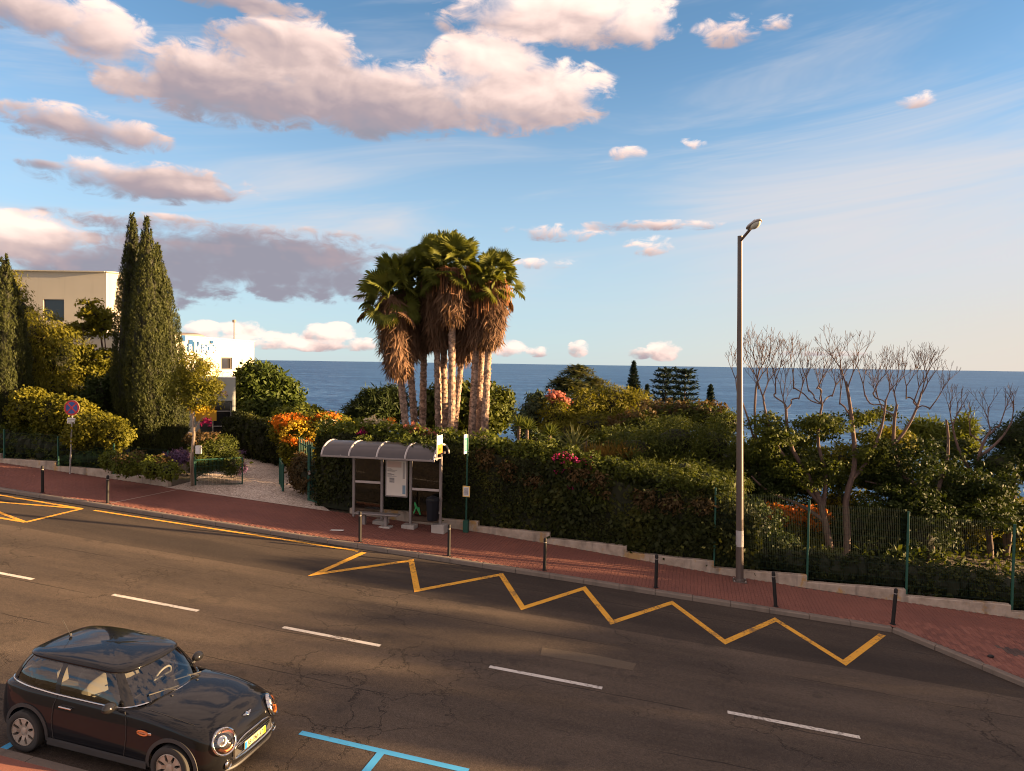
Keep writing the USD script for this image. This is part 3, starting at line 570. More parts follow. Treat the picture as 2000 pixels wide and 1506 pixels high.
def build_bollards():
    t = Thing('bollard', cls='/World/bollard'); _used[('/World', 'bollard')] = 1
    tag(t.x, 'sunlit slim black bollard on the kerb, furthest left, nearest the traffic sign', 'bollard', 'slim black bollards along the kerb')
    t.part('post', lathe([(.0, 0), (.048, 0), (.048, .80), (.040, .81), (.040, .83), (.048, .84), (.048, .90), (.044, .93), (.03, .952), (0, .958)], 14), M_BLACK, smooth=35)
    t.part('reflective_band', lathe([(.041, .812), (.0415, .812), (.0415, .828), (.041, .828)], 14), M_STEEL)
    t.part('foot_plate', lathe([(.0, .004), (.075, .004), (.075, .012), (.05, .016)], 14), M_BLACK)
    labs = ['black bollard near the kerb where the bay outline and straight yellow line meet', 'black bollard on the kerb in front of the bus shelter bench', 'black bollard at the kerb right of the shelter, before the concrete footing', 'black bollard at the kerb between the shelter and the lamp post, with plain hedge behind',
            'black bollard with a pale knob top just left of the lamp post', 'black bollard leaning left, just right of the lamp post', 'black bollard at the corner where the kerb turns towards the road']
    xs = [(-22.14, 20.72, 0, 0), (-19.36, 20.68, .5, 0), (-9.98, 20.72, -.3, 0), (-7.05, 20.70, 0, .4), (-4.11, 20.74, .6, 0), (-.9, 20.72, .4, 0), (2.3, 20.70, -5.2, 0), (5.21, 20.74, 3.2, 0)]
    for k, (x, y, l, m) in enumerate(xs):
        a, b = math.radians(l), math.radians(m); zc = np.array([math.sin(a), math.sin(b), 1.]); zc /= np.linalg.norm(zc); xc = np.array([1, 0, -zc[0]]); xc /= np.linalg.norm(xc); r = np.array([xc, np.cross(zc, xc), zc])
        if k == 0: t.x.AddTransformOp().Set(Gf.Matrix4d(*r[0], 0, *r[1], 0, *r[2], 0, *map(float, P(x, y, .12)), 1))
        else: copy_thing('/World/bollard', 'bollard', labs[k - 1], 'bollard', P(x, y, .12), r, 'slim black bollards along the kerb')
build_bollards()
def build_lamp():
    b = P(1.48, 22.66, .12); tip = np.array([1.25, 22.66, 10.32]); t = Thing('street_lamp', 'tall grey street lamp post with a pale band, on the brick pavement', 'street lamp')
    g = Graph(); p = g('geometry', 'position'); n = g('noise_texture', vector=g.vm('multiply', p, (6., 6., 1.)), scale=1.0, detail=5.0)
    m = g.make('lamp_steel', g('principled_bsdf', base_color=g.ramp(n, [(.3, (.060, .045, .038)), (.7, (.085, .065, .055))]), metallic=.15, roughness=.42))
    t.part('pole', tube([b + (tip - b) * s for s in (0, .3, .6, 1)], [.115, .103, .09, .072], 16), m, smooth=40)
    t.part('base_plate', MB().box(b + [-.2, -.2, -.01], b + [.2, .2, .03], bev=.008).mesh(), m)
    q = [b + (tip - b) * s for s in (.102, .149)]; t.part('pale_band', tube(q, [.1135, .1115], 16), plain('pale_band', (.30, .28, .27), .6), smooth=40)
    t.part('base_collar', tube([b + [0, 0, .02], b + [0, 0, .09]], [.135, .122], 16), m, smooth=40)
    for sx, sy in ((1, 1), (1, -1), (-1, 1), (-1, -1)): t.part('bolt', tube([b + [sx * .16, sy * .16, .03], b + [sx * .16, sy * .16, .06]], .018, 6), M_STEEL)
    a0 = tip + [0, 0, -.16]; a1 = tip + [.26, -.42, .12]; t.part('arm', tube([a0, a0 + (a1 - a0) * .5, a1], .042, 10), m, smooth=40)
    d = np.array([.42, -.86, .26]); d /= np.linalg.norm(d); s = np.cross(d, [0, 0, 1.]); s /= np.linalg.norm(s); u = np.cross(s, d); M = np.column_stack([d, s, u])
    top = np.array(trimesh.creation.icosphere(3).vertices); ff = trimesh.creation.icosphere(3).faces
    v = top.copy(); v[:, 2] = np.where(v[:, 2] > 0, v[:, 2] * .62, v[:, 2] * .25); v = np.sign(v) * np.abs(v) ** .82; v *= [.33, .145, .115]; v[:, 1] *= 1 - .22 * (v[:, 0] / .38 - .2)
    c = a1 + d * .22 + [0, 0, .03]; h = t.part('lamp_head', (v @ M.T + c, ff), plain('lamp_head', (.30, .27, .245), .4, metal=.2), smooth=45)
    w = top.copy(); w[:, 2] = np.minimum(w[:, 2], 0); w *= [.22, .11, .105]; t.part('glass_bowl', (w @ M.T + c + d * .05 - u * .025, ff), plain('bowl', (.42, .42, .36), .18, spec=.6), smooth=True)
    fins = MB()
    for k in range(7): fins.box((-.26, -.08 + .027 * k - .004, .04), (.17, -.08 + .027 * k + .004, .078), np.block([[M, c[:, None]], [0, 0, 0, 1]]))
    t.part('cooling_fins', fins.mesh(), M_GREYP)
build_lamp()
def build_shelter():
    y0 = 23.2; zr = 3.20; t = Thing('bus_shelter', 'grey bus shelter with a curved dark ribbed roof and notice board', 'bus shelter'); X = [-11.42, -10.36, -9.30, -8.22]
    for x in X:
        z = float(road_z(x)) + .12; t.part('post', MB().box((x - .045, y0 - .045, z + .1), (x + .045, y0 + .045, zr + .3), bev=.01).mesh(), M_GREYP)
        if x > -11: t.part('footing', MB().box((x - .25, y0 - .24, z - .02), (x + .22, y0 + .16, z + .13 + (.15 if x > -8.5 else 0)), bev=.02).mesh(), M_CONC)
    th = np.linspace(0, 1, 15); ang = np.radians(172 - th * 158); cy, cz, ry, rz = 22.93, 3.17, .76, .50
    arc = np.column_stack([cy + ry * np.cos(ang), cz + rz * np.sin(ang) + .02])
    dk = Graph(); fr = dk('layer_weight', 'facing', blend=.5); m_roof = dk.make('smoked_roof', dk('principled_bsdf', base_color=dk.mix(dk('noise_texture', vector=dk('geometry', 'position'), scale=3.0, detail=5.0), (.028, .023, .024), (.05, .042, .04)), roughness=.28, specular_ior_level=.5))
    xs = np.linspace(-12.12, -8.1, 5)
    for a, b in zip(xs[:-1], xs[1:]):
        v = np.vstack([np.column_stack([np.full(15, x), arc[:, 0], arc[:, 1] + o]) for x in (a + .01, b - .01) for o in (0, .012)]); f = [[i, i + 1, 30 + i + 1, 30 + i] for i in range(14)] + [[15 + i, 45 + i, 45 + i + 1, 15 + i + 1] for i in range(14)] + [[0, 30, 45, 15], [14, 29, 59, 44]]
        t.part('roof_panel', (v, f), m_roof, smooth=50)
    for x in xs:
        mb = MB()
        for i in range(14): mb.bar([x, arc[i, 0], arc[i, 1] + .015], [x, arc[i + 1, 0], arc[i + 1, 1] + .015], .06, .05, (1, 0, 0)) if False else mb.box((x - .028, 0, 0), (x + .028, .001, .001)) if False else None
        v, f = tube(np.column_stack([np.full(15, x), arc[:, 0], arc[:, 1] + .012]), .033, 8); t.part('roof_rib', (v, f), plain('pale_rib', (.42, .38, .36), .45) if x == xs[0] else LOOKS + 'pale_rib', smooth=50)
    t.part('front_beam', MB().box((xs[0] - .03, arc[0, 0] - .03, arc[0, 1] - .05), (xs[-1] + .03, arc[0, 0] + .03, arc[0, 1] + .012), bev=.01).mesh(), M_GREYP)
    t.part('back_beam', MB().box((xs[0] - .03, y0 - .04, zr + .16), (xs[-1] + .03, y0 + .04, zr + .24), bev=.01).mesh(), M_GREYP)
    for x in (X[0], X[-1]): t.part('cross_arm', MB().bar([x, y0, zr + .02], [x, arc[0, 0], arc[0, 1] + .02], .05).mesh(), M_GREYP)
    for i in (0, 2):
        xa, xb = X[i] + .05, X[i + 1] - .05; zb = float(road_z(xb)) + .12
        for lo, hi, nm in ((zb + .30, zb + 1.36, 'lower_pane'), (zb + 1.46, zr + .1, 'upper_pane')): t.part(nm, MB().box((xa + .01, y0 - .006, lo), (xb - .01, y0 + .006, hi)).mesh(), M_PANE)
        t.part('mid_rail', MB().box((xa, y0 - .03, zb + 1.37), (xb, y0 + .03, zb + 1.45), bev=.008).mesh(), plain('pale_rail', (.36, .31, .29), .5) if i == 0 else LOOKS + 'pale_rail')
    # notice board
    xa, xb, za, zb = X[1] + .14, X[2] - .10, 1.80, 3.10; yb = y0 - .03
    n = t.part('notice_board', MB().box((xa, yb - .03, za), (xb, yb + .03, zb), bev=.01).mesh(), M_GREYP)
    g = Graph(); p = g('geometry', 'position'); t.part('poster', MB().box((xa + .05, yb - .036, za + .05), (xb - .05, yb - .031, zb - .05)).mesh(), plain('poster', (.52, .47, .41), .45, vary=.08), under=n)
    t.part('poster_header', MB().box((xa + .07, yb - .039, zb - .28), (xb - .22, yb - .0365, zb - .07)).mesh(), plain('poster_header', (.42, .30, .25), .5), under=n)
    b = MB(); rng = np.random.default_rng(3)
    for k in range(9): zz = zb - .34 - k * .026 - (.05 if k > 3 else 0); b.box((xa + .08, yb - .039, zz), (xa + .08 + rng.uniform(.12, .42), yb - .0365, zz + .010))
    for k in range(16): zz = zb - .12 - k * .035; b.box((xb - .17, yb - .039, zz), (xb - .09, yb - .0365, zz + .016))
    for k in range(6): zz = zb - .66 - k * .028; b.box((xa + .16, yb - .039, zz), (xa + .34, yb - .0365, zz + .016))
    t.part('printed_lines', b.mesh(), plain('print_ink', (.06, .055, .07), .6), under=n)
    t.part('printed_map', MB().box((xb - .18, yb - .039, za + .12), (xb - .07, yb - .0365, za + .42)).mesh(), plain('print_blue', (.13, .20, .25), .5), under=n)
    # bench
    xs_, xe = -11.15, -9.55; zt = float(road_z(-10.35)) + .12 + .44; bn = t.part('bench_seat', MB().box((xs_, 22.62, zt - .05), (xe, 22.95, zt), bev=.02).mesh(), M_GREYP)
    for x in (-10.82, -10.02):
        z = float(road_z(x)) + .1; t.part('bench_leg', MB().box((x - .05, 22.72, z), (x + .05, 22.85, zt - .05), bev=.008).mesh(), M_GREYP)
        if x > -10.5: t.part('bench_footing', MB().box((x - .2, 22.62, z), (x + .2, 22.95, z + .07), bev=.015).mesh(), M_CONC)
    s = np.array([[.0, 0], [.12, .30], [.05, .62], [.30, .12], [.38, -.05], [.30, .35]]) * .62
    t.part('graffiti', MB().tube([[X[2] + .12 + a, y0 - .012, float(road_z(X[2])) + .62 + b2] for a, b2 in s], .028, 6).mesh(), plain('green_spray', (.02, .22, .06), .6))
    # line flag on the roof
    f = Thing('stop_flag', 'white and orange stop flag standing on the right end of the shelter roof', 'sign'); x = -8.01; z = arc[0, 1]
    f.part('rod', MB().tube([[x, 22.2, z], [x, 22.2, z + .86]], .012, 6).mesh(), M_WHITE_M)
    f.part('upper_field', MB().box((x - .008, 22.2, z + .50), (x + .008, 22.72, z + .80)).mesh(), M_WHITE_M); f.part('lower_field', MB().box((x - .009, 22.2, z + .20), (x + .009, 22.72, z + .50)).mesh(), plain('flag_orange', (.50, .13, .01), .5))
    k = MB(); [k.bar([x + .012, 22.25, z + .66 + i * .05], [x + .012, 22.68, z + .72 + i * .05], .004, .018) for i in range(2)]; f.part('stripe', k.mesh(), M_BLACK)
    # litter bin on the right post
    bx, by, bz = -8.42, 22.98, float(road_z(-8.42)) + .12 + .42; l = Thing('litter_bin', 'dark litter bin hanging on the right post of the bus shelter', 'bin', (bx, by, bz))
    l.part('bucket', lathe([(0, 0), (.17, 0), (.185, .02), (.215, .62), (.225, .63), (.225, .66)], 20), M_DARK, smooth=35)
    l.part('lid', lathe([(.23, .655), (.232, .70), (.20, .77), (.10, .81), (0, .82)], 20), M_DARK, smooth=35); l.part('opening', MB().box((-.12, -.225, .69), (.12, -.16, .755)).mesh(), plain('bin_slot', (.003, .003, .003), .9)); l.part('bracket', MB().box((.08, .13, .2), (.2, .26, .26)).mesh(), M_STEEL)
build_shelter()
def build_signs():
    x, y = -7.45, 23.66; b = P(x, y, .12); t = Thing('bus_stop_pole', 'slim green bus stop pole with yellow framed timetable, right of the shelter', 'sign')
    t.part('pole', tube([b, b + [0.02, 0, 3.36]], .03, 10), M_GREEN, smooth=40); t.part('foot', MB().box(b + [-.09, -.09, 0], b + [.09, .09, .42], bev=.015).mesh(), M_GREEN)
    tt = t.part('timetable', MB().box((x - .12, y - .055, b[2] + 1.22), (x + .14, y - .032, b[2] + 1.60), bev=.006).mesh(), plain('sign_yellow', (.60, .40, .13), .5))
    t.part('printed_sheet', MB().box((x - .085, y - .06, b[2] + 1.26), (x + .105, y - .0555, b[2] + 1.565)).mesh(), plain('sheet_blue', (.50, .50, .50), .5), under=tt)
    k = MB(); [k.box((x - .06, y - .0625, b[2] + 1.30 + i * .03), (x + .075, y - .0605, b[2] + 1.313 + i * .03)) for i in range(8)]; t.part('printed_lines', k.mesh(), LOOKS + 'print_ink', under=tt)
    fl = t.part('flag', MB().box((x - .012, y - .34, b[2] + 2.72), (x + .012, y - .03, b[2] + 3.38), bev=.004).mesh(), M_WHITE_M)
    t.part('green_field', MB().box((x - .014, y - .33, b[2] + 2.80), (x + .014, y - .04, b[2] + 3.26)).mesh(), plain('sign_green', (.03, .26, .15), .5), under=fl)
    k = MB(); [k.box((x + .0145, y - .20, b[2] + 2.86 + i * .05), (x + .0165, y - .16, b[2] + 2.89 + i * .05)) for i in range(7)]; t.part('printed_marks', k.mesh(), M_WHITE_M, under=fl)
    # round traffic sign at left
    x, y = -24.0, 23.72; b = P(x, y, .12); tip = np.array([x + .16, y, b[2] + 2.92]); t = Thing('traffic_sign', 'leaning round no stopping sign, blue with red rim and cross', 'sign')
    t.part('pole', tube([b, tip], .03, 10), M_STEEL, smooth=40); d = (tip - b) / np.linalg.norm(tip - b); c = tip - d * .28 + [0, -.05, 0]
    yaw = math.radians(12); M = np.column_stack([[math.cos(yaw), math.sin(yaw), 0], d, np.cross([math.cos(yaw), math.sin(yaw), 0], d)])
    def disc(r0, r1, z0, z1, n=36):
        v, f = lathe([(r0, z0), (r1, z0), (r1, z1), (r0, z1)], n); return v @ M.T + c, f
    t.part('backing', disc(0, .31, -.012, .002), M_STEEL); t.part('red_rim', disc(.235, .305, .002, .006), plain('sign_red', (.42, .03, .03), .4)); t.part('blue_face', disc(0, .236, .002, .005), plain('sign_blue', (.035, .09, .30), .4))
    k = MB(); k.bar([-.17, -.17, .0062], [.17, .17, .0062], .05, .003, (0, 0, 1)); t.part('cross_bar', (k.mesh()[0] @ M.T + c, k.mesh()[1]), LOOKS + 'sign_red'); k = MB(); k.bar([-.17, .17, .0075], [.17, -.17, .0075], .05, .003, (0, 0, 1)); t.part('cross_bar', (k.mesh()[0] @ M.T + c, k.mesh()[1]), LOOKS + 'sign_red')
    k = MB().box((-.16, -.62, .0), (.16, -.40, .01)); v, f = k.mesh(); pl = t.part('plate', (v @ M.T + c, f), M_WHITE_M); k = MB(); [k.box((-.13, -.585 + i * .055, .0105), (.13 - .06 * (i % 2), -.57 + i * .055, .012)) for i in range(3)]; v, f = k.mesh(); t.part('printed_lines', (v @ M.T + c, f), LOOKS + 'print_ink', under=pl)
    q = P(7.0, 19.35, .125); v = np.array(trimesh.creation.icosphere(2).vertices); v = v * (1 + .4 * (meshkit.fbm(v * 2, 2, 1)[:, None] - .5)) * [.075, .06, .035] + q + [0, 0, .02]; solo('rubbish', (v, trimesh.creation.icosphere(2).faces), M_BLACK, 'small crumpled black rubbish lying on the pavement near the right edge', 'rubbish', smooth=40)
    v = MB().box((-.22, -.07, 0), (.22, .07, .012), bev=.004).mesh(); solo('litter_paper', (v[0] @ rotz(10) + P(-11.2, 21.55, .125), v[1]), M_WHITE_M, 'small flat pale scrap of paper on the bricks below the bench', 'paper')
build_signs()
def box_uv(c, e1, e2, a, b, z0, z1):
    """Footprint rectangle from c along e1 (a0..a1) and e2 (b0..b1)."""
    M = np.eye(4); M[:3, 0], M[:3, 1], M[:3, 3] = e1, e2, c; return M, (a[0], b[0], z0 - c[2]), (a[1], b[1], z1 - c[2])
def render_wall(name, col):
    g = Graph(); p = g('geometry', 'position'); n = g('noise_texture', vector=g.vm('multiply', p, (1.6, 1.6, .12)), scale=1.0, detail=6.0, roughness=.6); n2 = g('noise_texture', vector=p, scale=.5, detail=4.0)
    c = g.mix(g.m('multiply', g.rng(n, .5, .75), .35), col, tuple(x * .55 for x in col)); c = g.mix(g.m('multiply', g.rng(n2, .4, .7), .2), c, tuple(x * .8 for x in col))
    return g.make(name, g('principled_bsdf', base_color=c, roughness=.85, normal=g('bump', height=g('noise_texture', vector=p, scale=25., detail=3.), strength=.2, distance=.01)))
def build_buildings():
    cream, grey = render_wall('cream_render', (.44, .41, .33)), render_wall('grey_render', (.42, .44, .40))
    mglass = plain('dark_window', (.02, .02, .022), .08, spec=.6); frame = plain('window_frame', (.10, .09, .085), .5)
    fw = np.array([F_[0], F_[1], 0]); fw /= np.linalg.norm(fw); rt = np.array([fw[1], -fw[0], 0])
    # tall block at the far left: its front is square to the view, its right side runs off at an angle
    D = 47.0; c = at(207, 531, D); l = at(-160, 523, D); top = c[2]; ang = math.radians(47); d2 = rt * math.sin(ang) + fw * math.cos(ang)
    t = Thing('hotel_block', 'tall cream hotel block with one dark square window behind the trees', 'building')
    w0, w1, h0, h1 = at(83, 584, D), at(124, 584, D), at(124, 627, D)[2], at(83, 584, D)[2]
    foot = [l[:2] - fw[:2] * 0, c[:2], c[:2] + d2[:2] * 3.0, c[:2] + d2[:2] * 3.0 + (lambda q: q / np.linalg.norm(q))(c[:2] + d2[:2] * 3.0 - np.array([.6, 0])) * 10, l[:2] + fw[:2] * 22]
    pr = trimesh.creation.extrude_polygon(SG.Polygon(foot), top + 8, engine='earcut'); pr.apply_translation((0, 0, -8))
    sill = (w0 + w1) / 2; W = np.linalg.norm(w1 - w0); M = np.eye(4); M[:3, 0], M[:3, 1] = rt, fw; M[:3, 3] = [sill[0], sill[1], (h0 + h1) / 2]; hole = trimesh.creation.box((W, .6, h1 - h0)); hole.apply_transform(M)
    mk = lambda q: manifold3d.Manifold(manifold3d.Mesh(np.array(q.vertices, np.float32), np.array(q.faces, np.uint32)))
    t.part('wall', mk(pr) - mk(hole), cream)
    wi = t.part('window', MB().box((-W / 2, .16, -(h1 - h0) / 2), (W / 2, .2, (h1 - h0) / 2), M).mesh(), mglass); f = MB()
    for s in (-1, 1): f.box((s * W / 2 - .05, .1, -(h1 - h0) / 2), (s * W / 2 + .05, .158, (h1 - h0) / 2), M); f.box((-W / 2 + .05, .1, s * (h1 - h0) / 2 - .05), (W / 2 - .05, .157, s * (h1 - h0) / 2 + .05), M)
    t.part('frame', f.mesh(), frame, under=wi)
    cop = MB(); pts = [np.array([*q, top]) for q in foot]
    for a, b in zip(pts, pts[1:] + pts[:1]): cop.bar(a, b, .34, .07)
    t.part('coping', cop.mesh(), cream)
    # lower wing with the lettering
    d1 = rt * math.sin(math.radians(2)) + fw * math.cos(math.radians(2)); n1 = np.array([d1[1], -d1[0], 0])
    a0 = at(350, 655, 45.0); top = a0[2] - .05; M = np.eye(4); M[:3, 0], M[:3, 1], M[:3, 2] = d1, [0, 0, 1], n1; M[:3, 3] = [a0[0], a0[1], 0]
    t = Thing('hotel_wing', 'cream hotel wing with blue and white lettering, sunlit end above the bushes', 'building')
    pr = trimesh.creation.box((18.8, 12, 12)); T = np.eye(4); R = np.eye(4); R[:3, 0], R[:3, 1], R[:3, 2] = d1, [0, 0, 1], n1
    def blk(x0, x1, z0, z1, y0, y1):
        q = trimesh.creation.box((x1 - x0, z1 - z0, y1 - y0)); q.apply_translation(((x0 + x1) / 2, (z0 + z1) / 2, (y0 + y1) / 2)); q.apply_transform(M); return q
    def s_of(px):                       # how far along the face a column of the photograph lies
        k = (px - 1000) / 1420; d0 = R_ * k + F_; A = np.array([[d1[0], -d0[0]], [d1[1], -d0[1]]]); s, dep = np.linalg.solve(A, EYE[:2] - a0[:2]); return s, dep
    def z_at(px, py): s, dep = s_of(px); return at(px, py, dep)[2]
    L = s_of(496)[0]; body = mk(blk(-2.5, L, -6, top, -12, 0)); wins = []
    for px0, px1, py0, py1 in ((432, 453, 698, 722), (386, 397, 699, 724)):
        sa, sb = s_of(px0)[0], s_of(px1)[0]; zt, zb = z_at(px0, py0), z_at(px0, py1); body -= mk(blk(sa, sb, zb, zt, -.5, .2)); wins.append((sa, sb, zb, zt))
    t.part('wall', body, cream)
    for sa, sb, zb, zt in wins:
        wi = t.part('window', blk(sa, sb, zb, zt, -.22, -.17), mglass); f = MB(); f.tm(blk(sa, sa + .07, zb, zt, -.17, -.1)); f.tm(blk(sb - .07, sb, zb, zt, -.17, -.1)); f.tm(blk(sa + .07, sb - .07, zb, zb + .07, -.169, -.1)); f.tm(blk(sa + .07, sb - .07, zt - .07, zt, -.169, -.1)); t.part('frame', f.mesh(), frame, under=wi)
    t.part('coping', blk(-2.55, L + .05, top, top + .08, -12, .06), cream)
    wht, blu = plain('letter_white', (.55, .58, .62), .5), plain('letter_blue', (.008, .055, .15), .5)
    x = s_of(377)[0]; zl = z_at(378, 687); hL = (z_at(378, 669) - zl)
    for ch, w in (('M', 1.0), ('a', .72), ('g', .74), ('ı', .36), ('c', .66)):
        m = meshkit.text_mesh(ch, hL, .06, bold=True); b0 = m.bounds; sc = 1.35; v = np.array(m.vertices) - [b0[0, 0], 0, 0]; v[:, 0] *= sc; v += [x, zl, .05]; ww = (b0[1, 0] - b0[0, 0]) * sc
        if ch == 'ı':
            t.part('letter_dot', blk(x - .05, x + .35, zl + hL * .98, zl + hL * 1.32, .02, .08), blu)
        sh = v + [-.12, .05, -.045]; t.part('letter_shadow', (sh @ M[:3, :3].T + M[:3, 3], m.faces), blu); t.part('letter', (v @ M[:3, :3].T + M[:3, 3], m.faces), wht); x += ww + .14
    m = meshkit.text_mesh('a', hL, .06, bold=True); v = np.array(m.vertices) - [m.bounds[0, 0], 0, 0]; v += [s_of(366)[0], zl, .05]; t.part('letter', (v @ M[:3, :3].T + M[:3, 3], m.faces), wht); t.part('letter_shadow', ((v + [-.12, .05, -.045]) @ M[:3, :3].T + M[:3, 3], m.faces), blu)
    for px, py in ((371, 670), (356, 661)): s, dep = s_of(px); z = z_at(px, py); t.part('letter_square', blk(s - .25, s + .25, z - .2, z + .2, .02, .07), blu)
    s, _ = s_of(440); v, f = lathe([(0, .5), (.9, .48), (1.3, .35), (1.4, .1), (1.4, 0)], 20); q = (M @ np.array([s, 0, -3, 1]))[:3]; t.part('roof_vent', (v * [1, 1, .8] + [q[0], q[1], top + .05], f), M_GREYP, smooth=40)
    s, _ = s_of(487); q = (M @ np.array([s, 0, -1.2, 1]))[:3]; t.part('mast', MB().tube([[q[0], q[1], top], [q[0], q[1], top + 1.6]], .04, 6).box((q[0] - .1, q[1] - .1, top + 1.45), (q[0] + .1, q[1] + .1, top + 1.65)).mesh(), M_GREYP)
    # entrance portal in front of it
    D = 38.5; r = at(460, 738, D); l = at(385, 734, D); z1 = r[2]; t = Thing('entrance_porch', 'grey green entrance porch with dark glass doors at the end of the path', 'building')
    fp = at(450, 800, 1.0) - EYE; fp[2] = 0; fp /= np.linalg.norm(fp); rp = np.array([fp[1], -fp[0], 0])
    M = np.eye(4); M[:3, 0], M[:3, 1], M[:3, 2] = rp, [0, 0, 1], -fp; M[:3, 3] = [r[0], r[1], 0]; zb = at(458, 872, D)[2]
    W = np.linalg.norm((r - l)[:2]); o1, zo = at(453, 783, D), at(453, 783, D)[2]; xo = -np.linalg.norm((r - o1)[:2])
    b = mk(blk2 := (lambda x0, x1, z0, zz, y0, y1: (lambda q: (q.apply_translation(((x0 + x1) / 2, (z0 + zz) / 2, (y0 + y1) / 2)), q.apply_transform(M), q)[-1])(trimesh.creation.box((x1 - x0, zz - z0, y1 - y0))))(-W, 0, zb - 1, z1, -5, 0)) if False else None
    def bk(x0, x1, z0, zz, y0, y1):
        q = trimesh.creation.box((x1 - x0, zz - z0, y1 - y0)); q.apply_translation(((x0 + x1) / 2, (z0 + zz) / 2, (y0 + y1) / 2)); q.apply_transform(M); return q
    t.part('wall', mk(bk(-W, 0, zb - 1.5, z1, -3, 0)) - mk(bk(-W + .3, xo, zb - 1, zo, -2.2, .3)), grey)
    for k in range(3):
        x0 = xo - 1.0 * (k + 1); 
        if x0 < -W + .3: break
        d = t.part('glass_door', bk(x0 + .03, x0 + .97, zb + .06, zo - .05, -.5, -.46), mglass); f = MB()
        for z in (zb + .06, (zb + zo) / 2 - .2, (zb + zo) / 2 + .6, zo - .1): f.tm(bk(x0 + .03, x0 + .97, z, z + .06, -.455, -.42))
        for xx in (x0 + .03, x0 + .91): f.tm(bk(xx, xx + .06, zb + .06, zo - .05, -.458, -.425))
        t.part('door_frame', f.mesh(), M_STEEL if k == 0 else frame, under=d)
    t.part('wall_lamp', bk(xo + .02 - .55, xo + .02 - .25, zo + .28, zo + .52, .0, .12), plain('lamp_pink', (.50, .36, .30), .5))
    t.part('banner', bk(xo - 1.75, xo - .75, zo - 1.05, zo - .5, .02, .05), plain('banner_yellow', (.62, .32, .02), .6))
build_buildings()
